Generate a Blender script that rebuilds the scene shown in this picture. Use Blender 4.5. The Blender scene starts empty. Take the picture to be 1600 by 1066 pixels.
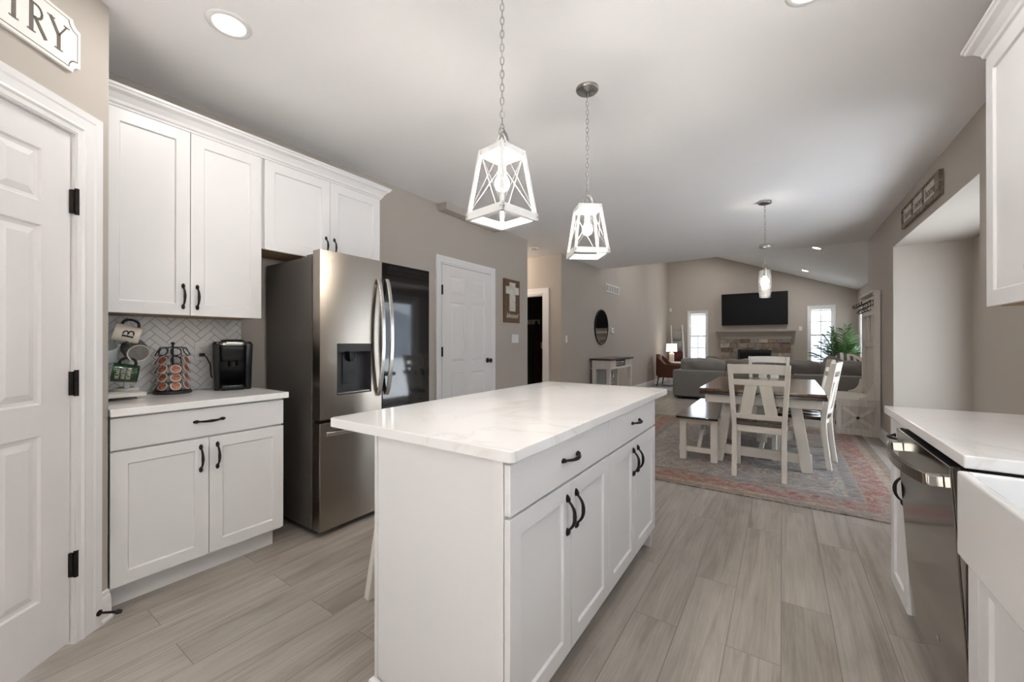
import bpy, bmesh, math, random
from mathutils import Vector, Matrix, noise
from math import sin, cos, pi, radians, sqrt
random.seed(7)
C = bpy.context.scene.collection
S = bpy.context.scene

# ------------------------------------------------------------------ camera, world, exposure
cd = bpy.data.cameras.new('camera')
cam = bpy.data.objects.new('camera', cd)
C.objects.link(cam)
cam.location = (0, 0, 1.205)
cam.rotation_euler = (radians(90.142), 0, radians(34.09))
cd.sensor_fit = 'HORIZONTAL'
cd.sensor_width = 36.0
cd.lens = 623.4 / 1600 * 36
cd.clip_start = 0.02
cd.clip_end = 200
S.camera = cam
S.view_settings.view_transform = 'Standard'
S.view_settings.look = 'None'
S.view_settings.exposure = 1.40
S.view_settings.gamma = 1.0
S.view_settings.use_curve_mapping = False

W = bpy.data.worlds.new('sky')
S.world = W
W.use_nodes = True
bgn = W.node_tree.nodes['Background']
bgn.inputs[0].default_value = (0.85, 0.915, 1.0, 1)
bgn.inputs[1].default_value = 1.7


def portal(loc, rot, w, h):
    d = bpy.data.lights.new('window_portal', 'AREA')
    d.shape = 'RECTANGLE'
    d.size, d.size_y = w, h
    d.cycles.is_portal = True
    o = bpy.data.objects.new('window_portal', d)
    o.location = loc
    o.rotation_euler = rot
    C.objects.link(o)


def lamp(name, kind, loc, power, color=(1, 1, 1), size=0.14, rot=(0, 0, 0), spread=None):
    d = bpy.data.lights.new(name, kind)
    d.energy = power
    d.color = color
    if kind == 'AREA':
        d.shape = 'DISK'
        d.size = size
        if spread: d.spread = spread
    else:
        d.shadow_soft_size = size
    o = bpy.data.objects.new(name, d)
    o.location = loc
    o.rotation_euler = rot
    C.objects.link(o)
    return o


SUN_POWER = 84
sd = bpy.data.lights.new('sun', 'SUN')          # high sun from behind the camera, added so its floor bounce lights the ceiling
sd.energy = SUN_POWER
sd.angle = radians(0.6)
sd.color = (0.98, 0.99, 1.0)
so_ = bpy.data.objects.new('sun', sd)
so_.rotation_euler = (radians(27), 0, 0)
C.objects.link(so_)

CAN = (1.0, 0.96, 0.92)
CAN_POWER = 2.0
BULB_POWER = 22
KITCHEN_CANS = [(-2.11, 0.79), (0.10, 2.06), (0.10, -0.75), (-1.30, -1.30)]
LIVING_CANS = [(0.471, 12.124), (0.53, 9.2), (-1.55, 12.1), (-1.55, 9.2)]
CZ = 2.67          # flat ceiling height


def vault_z(x):
    return 2.53 + 0.38 * (1.59 - x)


# ------------------------------------------------------------------ materials
def srgb(r, g, b):
    f = lambda c: ((c / 255 + 0.055) / 1.055) ** 2.4 if c > 10 else c / 255 / 12.92
    return (f(r), f(g), f(b), 1)


class NT:
    def __init__(s, name):
        s.m = bpy.data.materials.new(name)
        s.m.use_nodes = True
        s.t = s.m.node_tree
        s.b = s.t.nodes['Principled BSDF']

    def n(s, ty, **kw):
        nd = s.t.nodes.new(ty)
        for k, v in kw.items():
            if k.startswith('i_'):
                key = k[2:]
                nd.inputs[int(key) if key.isdigit() else key.replace('_', ' ')].default_value = v
            else:
                setattr(nd, k, v)
        return nd

    def l(s, a, b):
        s.t.links.new(a, b)

    def coords(s, kind='Object', scale=(1, 1, 1), rot=(0, 0, 0)):
        tc = s.n('ShaderNodeTexCoord')
        mp = s.n('ShaderNodeMapping')
        mp.inputs['Scale'].default_value = scale
        mp.inputs['Rotation'].default_value = rot
        s.l(tc.outputs[kind], mp.inputs['Vector'])
        return mp.outputs[0]

    def ramp(s, fac, stops, interp='LINEAR'):
        r = s.n('ShaderNodeValToRGB')
        cr = r.color_ramp
        cr.interpolation = interp
        while len(cr.elements) < len(stops): cr.elements.new(0.5)
        for e, (p, c) in zip(cr.elements, stops):
            e.position = p
            e.color = c if len(c) == 4 else (*c, 1)
        s.l(fac, r.inputs[0])
        return r.outputs[0]

    def mix(s, fac, a, b, mode='MIX'):
        m = s.n('ShaderNodeMix', data_type='RGBA', blend_type=mode)
        for sock, v in ((m.inputs[0], fac), (m.inputs[6], a), (m.inputs[7], b)):
            if hasattr(v, 'links'): s.l(v, sock)
            else: sock.default_value = v if not isinstance(v, tuple) or len(v) == 4 else (*v, 1)
        return m.outputs[2]

    def math(s, op, a, b=0.0, c=0.0):
        m = s.n('ShaderNodeMath', operation=op)
        for i, v in enumerate((a, b, c)):
            if hasattr(v, 'links'): s.l(v, m.inputs[i])
            else: m.inputs[i].default_value = v
        return m.outputs[0]


def pm(name, col, rough=0.5, metal=0.0, var=0.04, scale=6.0, bump=0.0, bscale=150.0, stretch=(1, 1, 1), coat=0.0,
       emit=None, estr=0.0, col2=None, spec=0.5, rvar=0.0, detail=4, sheen=0.0):
    """procedural principled surface: noise-varied colour, optional noise bump"""
    k = NT(name)
    b = k.b
    col = tuple(col)[:3]
    if col2 is None:
        c1 = tuple(max(0, c * (1 - var)) for c in col)
        c2 = tuple(min(1, c * (1 + var)) for c in col)
    else:
        c1, c2 = col, tuple(col2)[:3]
    v = k.coords('Object', stretch)
    nz = k.n('ShaderNodeTexNoise', i_Scale=scale, i_Detail=detail)
    k.l(v, nz.inputs['Vector'])
    k.l(k.ramp(nz.outputs['Fac'], [(0.3, c1), (0.7, c2)]), b.inputs['Base Color'])
    b.inputs['Roughness'].default_value = rough
    b.inputs['Metallic'].default_value = metal
    b.inputs['Specular IOR Level'].default_value = spec
    b.inputs['Coat Weight'].default_value = coat
    b.inputs['Coat Roughness'].default_value = 0.08
    if sheen: b.inputs['Sheen Weight'].default_value = sheen
    if rvar:
        k.l(k.math('MULTIPLY_ADD', nz.outputs['Fac'], rvar, rough - rvar / 2), b.inputs['Roughness'])
    if bump:
        n2 = k.n('ShaderNodeTexNoise', i_Scale=bscale, i_Detail=3.0)
        k.l(v, n2.inputs['Vector'])
        bp = k.n('ShaderNodeBump', i_Strength=bump, i_Distance=0.003)
        k.l(n2.outputs['Fac'], bp.inputs['Height'])
        k.l(bp.outputs[0], b.inputs['Normal'])
    if emit:
        b.inputs['Emission Color'].default_value = (*tuple(emit)[:3], 1)
        b.inputs['Emission Strength'].default_value = estr
    return k.m


WALLC = (0.465, 0.42, 0.372)
M = {}
M['wall'] = pm('greige_wall_paint', WALLC, 0.75, var=0.012, scale=2, bump=0.06, bscale=350)
M['ceiling'] = pm('ceiling_paint', (0.88, 0.862, 0.862), 0.95, var=0.01, scale=2, bump=0.05, bscale=300)
M['trim'] = pm('white_trim_paint', (0.81, 0.79, 0.785), 0.35, var=0.012, scale=3)
M['door'] = pm('white_door_paint', (0.80, 0.772, 0.765), 0.4, var=0.012, scale=3, bump=0.08, bscale=60, stretch=(6, 6, 0.6))
M['cab'] = pm('white_cabinet_paint', (0.765, 0.75, 0.747), 0.34, var=0.01, scale=2)
M['cabdark'] = pm('cabinet_gap_shadow', (0.30, 0.29, 0.28), 0.7, var=0.02)
M['birch'] = pm('birch_ply_underside', (0.42, 0.29, 0.17), 0.6, var=0.12, scale=5, stretch=(1, 8, 1))
M['bronze'] = pm('oil_rubbed_bronze', (0.022, 0.018, 0.016), 0.38, metal=0.7, var=0.3, scale=60)
M['black'] = pm('black_plastic', (0.008, 0.008, 0.009), 0.28, var=0.1, spec=0.35)
M['matblack'] = pm('matte_black', (0.015, 0.015, 0.015), 0.6, var=0.15)
M['whiteplastic'] = pm('white_plastic', (0.80, 0.79, 0.77), 0.4, var=0.01)
M['chrome'] = pm('bright_steel', (0.60, 0.59, 0.57), 0.22, metal=1.0, var=0.02)
M['nickel'] = pm('brushed_nickel', (0.36, 0.35, 0.335), 0.32, metal=1.0, var=0.12, scale=40)
M['gasket'] = pm('dark_gasket', (0.03, 0.03, 0.032), 0.5, var=0.1)
M['lamp_white'] = pm('lantern_white_wood', (0.80, 0.79, 0.77), 0.5, var=0.03, scale=30)
M['sink'] = pm('white_fireclay', (0.83, 0.82, 0.81), 0.12, var=0.008, coat=0.6)
M['brace_shaded'] = pm('shaded_panel_wood', (0.52, 0.475, 0.41), 0.7, var=0.15, scale=10, stretch=(3, 3, 0.4), bump=0.12, bscale=90)  # darker copy of the brace wood; shade behind the battens put in the colour
M['quilt'] = pm('grey_throw_fabric', (0.36, 0.36, 0.365), 0.9, var=0.25, scale=40, bump=0.3, bscale=200)
M['sofa'] = pm('grey_sofa_fabric', (0.265, 0.25, 0.232), 0.92, var=0.10, scale=90, bump=0.25, bscale=500, sheen=0.2)
M['sofa2'] = pm('dark_grey_cushion_fabric', (0.205, 0.19, 0.177), 0.92, var=0.10, scale=90, bump=0.25, bscale=500, sheen=0.2)
M['leather'] = pm('cognac_leather', (0.095, 0.026, 0.009), 0.42, var=0.18, scale=12, bump=0.15, bscale=120)
M['tabletop'] = None
M['furn'] = pm('distressed_white_paint', (0.72, 0.67, 0.60), 0.5, var=0.05, scale=14, stretch=(1, 1, 0.25), bump=0.08, bscale=80)
M['brace'] = pm('greywashed_white_wood', (0.62, 0.575, 0.51), 0.6, var=0.12, scale=10, stretch=(3, 3, 0.4), bump=0.12, bscale=90)
M['seat'] = pm('dark_walnut_seat', (0.055, 0.028, 0.015), 0.22, var=0.35, scale=7, stretch=(8, 1, 1), coat=0.4)
M['stone_grout'] = pm('mortar', (0.36, 0.33, 0.29), 0.9, var=0.1, scale=50)
M['tile'] = pm('white_glazed_tile', (0.84, 0.83, 0.825), 0.14, var=0.04, scale=9, coat=0.3)
M['grout'] = pm('grey_grout', (0.36, 0.34, 0.32), 0.9, var=0.06, scale=60)
M['screen'] = pm('tv_screen_glass', (0.005, 0.005, 0.0055), 0.35, var=0.1, spec=0.25)
M['darkroom'] = pm('dark_room_wall', (0.035, 0.037, 0.036), 0.8, var=0.03, scale=2)  # one even near-black wall colour
M['navy'] = pm('navy_coat_cloth', (0.012, 0.02, 0.035), 0.9, var=0.3, scale=20)
M['maroon'] = pm('maroon_coat_cloth', (0.04, 0.010, 0.010), 0.9, var=0.3, scale=20)
M['shade'] = pm('linen_lamp_shade', (0.85, 0.82, 0.76), 0.9, var=0.03, scale=80, emit=(1.0, 0.86, 0.66), estr=0.8)
M['ceramic'] = pm('textured_white_ceramic', (0.72, 0.66, 0.60), 0.4, var=0.12, scale=60, bump=0.5, bscale=90)
M['leaf'] = pm('palm_leaf', (0.035, 0.115, 0.025), 0.45, var=0.5, scale=9, col2=(0.11, 0.23, 0.06))
M['basket'] = pm('woven_planter', (0.45, 0.38, 0.30), 0.8, var=0.25, scale=50, stretch=(1, 1, 4), bump=0.4, bscale=120)
M['stem'] = pm('palm_stem', (0.09, 0.11, 0.03), 0.6, var=0.3)
M['mantel'] = pm('taupe_mantel_paint', (0.36, 0.325, 0.285), 0.45, var=0.02, scale=4)
M['firebox'] = pm('firebox_black', (0.010, 0.010, 0.010), 0.35, var=0.2)
M['rustic'] = pm('rustic_brown_boards', (0.085, 0.045, 0.022), 0.7, var=0.5, scale=9, stretch=(1, 1.2, 9), col2=(0.19, 0.105, 0.05), bump=0.2, bscale=60)
M['rusticframe'] = pm('weathered_wood_frame', (0.10, 0.07, 0.045), 0.75, scale=16, stretch=(3, 0.8, 3), col2=(0.30, 0.245, 0.19), bump=0.3, bscale=80)
M['whitewash'] = pm('whitewashed_wood', (0.70, 0.67, 0.61), 0.6, var=0.12, scale=16, stretch=(4, 1, 1), bump=0.1, bscale=80)
M['signboard'] = pm('cream_sign_board', (0.80, 0.775, 0.735), 0.6, var=0.015, scale=10)
M['signink'] = pm('brown_sign_lettering', (0.10, 0.075, 0.055), 0.6, var=0.1, scale=40)
M['signface'] = pm('whitewash_sign_panel', (0.56, 0.52, 0.465), 0.7, var=0.12, scale=20, stretch=(1, 3, 1))
M['cream'] = pm('cream_stoneware', (0.76, 0.70, 0.60), 0.25, var=0.03, coat=0.4)
M['greymug'] = pm('grey_speckled_stoneware', (0.13, 0.125, 0.125), 0.35, var=0.3, scale=90)
M['greybase'] = pm('unglazed_grey_base', (0.20, 0.19, 0.18), 0.75, var=0.1, scale=40)
M['bluemug'] = pm('pale_blue_glaze', (0.52, 0.57, 0.58), 0.2, var=0.04, coat=0.5)
M['greenmug'] = pm('green_glazed_mug', (0.012, 0.055, 0.016), 0.2, var=0.4, scale=10, coat=0.5)
M['yellowgreen'] = pm('yellow_green_cloth', (0.30, 0.33, 0.06), 0.9, var=0.25, scale=30, bump=0.4, bscale=200)
M['podcup'] = pm('white_pod_cup', (0.78, 0.76, 0.73), 0.35, var=0.02)
M['podlid'] = pm('coffee_pod_foil', (0.16, 0.035, 0.02), 0.35, var=0.3, scale=55, col2=(0.50, 0.19, 0.10), detail=6)
M['taupe'] = pm('taupe_pillow_fabric', (0.20, 0.165, 0.135), 0.9, var=0.15, scale=60, bump=0.3, bscale=300)
M['burgundy'] = pm('burgundy_pillow_fabric', (0.10, 0.025, 0.03), 0.9, var=0.4, scale=30, bump=0.3, bscale=300)
M['marble'] = pm('white_side_table_top', (0.80, 0.79, 0.77), 0.2, var=0.03, scale=6)
M['palerug'] = pm('pale_grey_area_rug', (0.44, 0.44, 0.44), 0.95, var=0.25, scale=14, bump=0.3, bscale=300)
M['cordblack'] = pm('black_cord', (0.012, 0.012, 0.012), 0.5, var=0.1)
M['mountgrey'] = pm('tv_mount_metal', (0.05, 0.05, 0.05), 0.5, metal=0.6, var=0.1)
M['woods'] = pm('winter_woods', (0.004, 0.0055, 0.008), 0.95, scale=0.9, stretch=(2.5, 2.5, 0.8), col2=(0.014, 0.018, 0.025), detail=8)
M['lawn'] = pm('winter_lawn', (0.078, 0.080, 0.083), 0.95, var=0.2, scale=1.5)
M['blind'] = pm('white_roller_blind', (0.78, 0.76, 0.73), 0.7, var=0.02)
M['silver'] = pm('silvered_resin', (0.62, 0.61, 0.60), 0.14, metal=1.0, var=0.1, scale=30)
M['greypanel'] = pm('grey_console_back', (0.40, 0.40, 0.39), 0.6, var=0.05)
M['switchgap'] = pm('switch_shadow_line', (0.5, 0.49, 0.47), 0.5, var=0.02)


def emitter(name, col, strength):
    k = NT(name)
    k.t.nodes.remove(k.b)
    e = k.n('ShaderNodeEmission')
    e.inputs[0].default_value = (*col, 1)
    e.inputs[1].default_value = strength
    nz = k.n('ShaderNodeTexNoise', i_Scale=3.0)
    k.l(k.coords(), nz.inputs['Vector'])
    k.l(k.ramp(nz.outputs['Fac'], [(0, tuple(c * 0.98 for c in col)), (1, col)]), e.inputs[0])
    k.l(e.outputs[0], k.t.nodes['Material Output'].inputs[0])
    return k.m


M['lens'] = emitter('frosted_light_lens', (1, 0.97, 0.93), 9)
M['bulb'] = emitter('lit_bulb', (1, 0.93, 0.84), 16)


def glass(name, col=(1, 1, 1), rough=0.0, ior=1.45, bump=0.0, thin=False):
    k = NT(name)
    if thin:          # window pane: lets daylight straight through, reflects at grazing angles
        k.t.nodes.remove(k.b)
        tr = k.n('ShaderNodeBsdfTransparent')
        tr.inputs[0].default_value = (*col, 1)
        gl = k.n('ShaderNodeBsdfGlossy')
        gl.inputs['Roughness'].default_value = 0.02
        fr = k.n('ShaderNodeFresnel', i_IOR=1.45)
        mx = k.n('ShaderNodeMixShader')
        gb = k.n('ShaderNodeNewGeometry')
        k.l(k.math('MULTIPLY', fr.outputs[0], k.math('SUBTRACT', 1.0, gb.outputs['Backfacing'])), mx.inputs[0])
        k.l(tr.outputs[0], mx.inputs[1])
        k.l(gl.outputs[0], mx.inputs[2])
        k.l(mx.outputs[0], k.t.nodes['Material Output'].inputs[0])
    else:
        k.b.inputs['Base Color'].default_value = (*col, 1)
        k.b.inputs['Transmission Weight'].default_value = 1
        k.b.inputs['Roughness'].default_value = rough
        k.b.inputs['IOR'].default_value = ior
        if bump:
            v = k.n('ShaderNodeTexVoronoi', i_Scale=70.0)
            k.l(k.coords(), v.inputs['Vector'])
            bp = k.n('ShaderNodeBump', i_Strength=bump, i_Distance=0.004)
            k.l(v.outputs['Distance'], bp.inputs['Height'])
            k.l(bp.outputs[0], k.b.inputs['Normal'])
    return k.m


M['pane'] = glass('window_glass', (0.97, 0.99, 1.0), thin=True)
M['jar'] = glass('cut_glass', (0.98, 0.98, 0.98), 0.22, bump=0.8)
M['cleartank'] = glass('smoked_tank', (0.10, 0.10, 0.11), 0.05)


def mat_floor():
    k = NT('grey_oak_plank_floor')
    v = k.coords('Object', (1, 1, 1), (0, 0, pi / 2))
    br = k.n('ShaderNodeTexBrick', offset=0.37, offset_frequency=2, squash=1.0)
    br.inputs['Scale'].default_value = 1.0
    br.inputs['Brick Width'].default_value = 1.22
    br.inputs['Row Height'].default_value = 0.182
    br.inputs['Mortar Size'].default_value = 0.0016
    br.inputs['Mortar Smooth'].default_value = 0.3
    br.inputs['Bias'].default_value = 0.0
    br.inputs['Color1'].default_value = (0.0, 0, 0, 1)
    br.inputs['Color2'].default_value = (1, 1, 1, 1)
    br.inputs['Mortar'].default_value = (0.5, 0.5, 0.5, 1)
    k.l(v, br.inputs['Vector'])
    # grain stretched along the plank, shifted from plank to plank
    tc = k.n('ShaderNodeTexCoord')
    sh = k.n('ShaderNodeVectorMath', operation='MULTIPLY_ADD')
    k.l(br.outputs['Color'], sh.inputs[0])
    sh.inputs[1].default_value = (7.3, 13.1, 0)
    k.l(tc.outputs['Object'], sh.inputs[2])
    mp = k.n('ShaderNodeMapping')
    mp.inputs['Scale'].default_value = (9, 0.55, 1)
    k.l(sh.outputs[0], mp.inputs['Vector'])
    g = k.n('ShaderNodeTexNoise', i_Scale=1.6, i_Detail=7.0, i_Roughness=0.62, i_Distortion=0.9)
    k.l(mp.outputs[0], g.inputs['Vector'])
    mp2 = k.n('ShaderNodeMapping')
    mp2.inputs['Scale'].default_value = (120, 3.0, 1)
    k.l(sh.outputs[0], mp2.inputs['Vector'])
    f = k.n('ShaderNodeTexNoise', i_Scale=1.0, i_Detail=3.0)
    k.l(mp2.outputs[0], f.inputs['Vector'])
    base = k.ramp(g.outputs['Fac'], [(0.28, (0.290, 0.245, 0.205)), (0.46, (0.415, 0.370, 0.322)), (0.58, (0.462, 0.420, 0.372)),
                                     (0.75, (0.520, 0.482, 0.436))])
    tint = k.ramp(br.outputs['Color'], [(0, (0.84, 0.83, 0.815)), (1, (1.0, 1.0, 1.0))])
    bl = k.n('ShaderNodeTexNoise', i_Scale=1.0, i_Detail=5.0, i_Roughness=0.6, i_Distortion=0.4)
    mp3 = k.n('ShaderNodeMapping')
    mp3.inputs['Scale'].default_value = (5.0, 1.5, 1)
    k.l(sh.outputs[0], mp3.inputs['Vector'])
    k.l(mp3.outputs[0], bl.inputs['Vector'])
    c = k.mix(1.0, base, tint, 'MULTIPLY')
    c = k.mix(1.0, c, k.ramp(bl.outputs['Fac'], [(0.30, (0.80, 0.795, 0.79)), (0.48, (1.0, 1.0, 1.0)), (0.70, (1.10, 1.10, 1.10))]), 'MULTIPLY')
    fine = k.ramp(f.outputs['Fac'], [(0.3, (0.88, 0.88, 0.88)), (0.7, (1.07, 1.07, 1.07))])
    c = k.mix(1.0, c, fine, 'MULTIPLY')
    c = k.mix(br.outputs['Fac'], c, (0.20, 0.175, 0.15, 1))
    k.l(c, k.b.inputs['Base Color'])
    k.l(k.math('MULTIPLY_ADD', g.outputs['Fac'], 0.18, 0.30), k.b.inputs['Roughness'])
    bp = k.n('ShaderNodeBump', i_Strength=0.25, i_Distance=0.002)
    k.l(k.math('SUBTRACT', k.math('MULTIPLY', f.outputs['Fac'], 0.4), br.outputs['Fac']), bp.inputs['Height'])
    k.l(bp.outputs[0], k.b.inputs['Normal'])
    return k.m


M['floor'] = mat_floor()


def mat_quartz():
    k = NT('white_veined_quartz')
    v = k.coords('Object', (1, 1, 1), (0, 0, 0.6))
    w = k.n('ShaderNodeTexNoise', i_Scale=1.3, i_Detail=6.0, i_Roughness=0.6, i_Distortion=1.8)
    k.l(v, w.inputs['Vector'])
    vein = k.math('ABSOLUTE', k.math('SUBTRACT', w.outputs['Fac'], 0.5))
    vc = k.ramp(vein, [(0.0, (0.76, 0.73, 0.69)), (0.012, (0.825, 0.805, 0.785)), (0.05, (0.875, 0.862, 0.85))])
    cl = k.n('ShaderNodeTexNoise', i_Scale=2.0, i_Detail=3.0)
    k.l(v, cl.inputs['Vector'])
    c = k.mix(k.ramp(cl.outputs['Fac'], [(0.45, (0, 0, 0)), (0.65, (1, 1, 1))]), (0.875, 0.862, 0.85, 1), vc)
    k.l(c, k.b.inputs['Base Color'])
    k.b.inputs['Roughness'].default_value = 0.10
    k.b.inputs['Specular IOR Level'].default_value = 0.5
    return k.m


M['quartz'] = mat_quartz()


def mat_steel(name, col, rough=0.2, wave=0.35, aniso=0.75):
    """brushed stainless with the slight oil-canning waviness of a sheet-metal door"""
    k = NT(name)
    v = k.coords('Object', (1.2, 1.2, 0.8))
    big = k.n('ShaderNodeTexNoise', i_Scale=2.2, i_Detail=0.0)
    k.l(v, big.inputs['Vector'])
    v2 = k.coords('Object', (400, 400, 2.0))
    br = k.n('ShaderNodeTexNoise', i_Scale=1.0, i_Detail=2.0)
    k.l(v2, br.inputs['Vector'])
    k.l(k.ramp(br.outputs['Fac'], [(0.3, tuple(c * 0.93 for c in col)), (0.7, col)]), k.b.inputs['Base Color'])
    k.b.inputs['Metallic'].default_value = 1
    k.b.inputs['Roughness'].default_value = rough
    tg = k.n('ShaderNodeTangent', direction_type='RADIAL', axis='Z')
    k.l(tg.outputs[0], k.b.inputs['Tangent'])
    k.b.inputs['Anisotropic'].default_value = aniso
    k.b.inputs['Anisotropic Rotation'].default_value = 0.25
    bp = k.n('ShaderNodeBump', i_Strength=wave, i_Distance=0.03)
    k.l(big.outputs['Fac'], bp.inputs['Height'])
    k.l(bp.outputs[0], k.b.inputs['Normal'])
    return k.m


M['steel'] = mat_steel('brushed_stainless', (0.39, 0.345, 0.295), 0.24, 0.30)
M['steelside'] = pm('dark_grey_cabinet_steel', (0.105, 0.092, 0.082), 0.42, metal=0.35, var=0.05, scale=1.5, bump=0.05, bscale=300)
M['dwsteel'] = mat_steel('dishwasher_stainless', (0.30, 0.275, 0.245), 0.12, 0.03, 0.0)
M['handle_steel'] = mat_steel('handle_stainless', (0.62, 0.60, 0.57), 0.22, 0.0, 0.0)
M['blackglass'] = pm('black_door_glass', (0.006, 0.006, 0.007), 0.04, var=0.05, coat=0.6)


def mat_wood(name, c1, c2, axis='Y', rough=0.2, plank=None, coat=0.3):
    k = NT(name)
    st = {'X': (0.6, 9, 9), 'Y': (9, 0.6, 9), 'Z': (9, 9, 0.6)}[axis]
    v = k.coords('Object', st)
    g = k.n('ShaderNodeTexNoise', i_Scale=2.0, i_Detail=6.0, i_Roughness=0.6, i_Distortion=0.6)
    k.l(v, g.inputs['Vector'])
    c = k.ramp(g.outputs['Fac'], [(0.3, c1), (0.7, c2)])
    if plank:
        br = k.n('ShaderNodeTexBrick', offset=0.0)
        br.inputs['Scale'].default_value = 1.0
        br.inputs['Brick Width'].default_value = 9.0
        br.inputs['Row Height'].default_value = plank
        br.inputs['Mortar Size'].default_value = 0.002
        br.inputs['Color1'].default_value = (0.72, 0.72, 0.72, 1)
        br.inputs['Color2'].default_value = (1.2, 1.2, 1.2, 1)
        br.inputs['Mortar'].default_value = (0.3, 0.3, 0.3, 1)
        k.l(k.coords('Object', (1, 1, 1), (0, 0, pi / 2 if axis == 'Y' else 0)), br.inputs['Vector'])
        c = k.mix(1.0, c, br.outputs['Color'], 'MULTIPLY')
    k.l(c, k.b.inputs['Base Color'])
    k.b.inputs['Roughness'].default_value = rough
    k.b.inputs['Coat Weight'].default_value = coat
    k.b.inputs['Coat Roughness'].default_value = 0.1
    return k.m


M['tabletop'] = mat_wood('walnut_table_top', (0.085, 0.042, 0.020), (0.20, 0.105, 0.05), 'Y', 0.16, 0.12)
M['darkedge'] = mat_wood('espresso_table_edge', (0.018, 0.009, 0.006), (0.04, 0.02, 0.012), 'X', 0.2)
M['consoletop'] = mat_wood('dark_console_top', (0.035, 0.020, 0.014), (0.075, 0.045, 0.03), 'Y', 0.35)
M['benchtop'] = mat_wood('dark_bench_top', (0.022, 0.013, 0.009), (0.055, 0.032, 0.021), 'Y', 0.14)


def mat_stone():
    k = NT('mixed_fieldstone')
    geo = k.n('ShaderNodeNewGeometry')
    c = k.ramp(geo.outputs['Random Per Island'],
               [(0.0, (0.33, 0.285, 0.24)), (0.14, (0.19, 0.135, 0.10)), (0.28, (0.40, 0.36, 0.32)), (0.42, (0.27, 0.19, 0.115)),
                (0.54, (0.24, 0.205, 0.18)), (0.70, (0.34, 0.275, 0.215)), (0.84, (0.15, 0.105, 0.08)), (0.92, (0.44, 0.41, 0.375))], 'CONSTANT')
    nz = k.n('ShaderNodeTexNoise', i_Scale=16.0, i_Detail=6.0)
    k.l(k.coords(), nz.inputs['Vector'])
    k.l(k.mix(1.0, c, k.ramp(nz.outputs['Fac'], [(0.3, (0.68, 0.66, 0.64)), (0.7, (1.2, 1.2, 1.2))]), 'MULTIPLY'), k.b.inputs['Base Color'])
    k.b.inputs['Roughness'].default_value = 0.85
    bp = k.n('ShaderNodeBump', i_Strength=0.6, i_Distance=0.01)
    k.l(nz.outputs['Fac'], bp.inputs['Height'])
    k.l(bp.outputs[0], k.b.inputs['Normal'])
    return k.m


M['stone'] = mat_stone()


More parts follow.
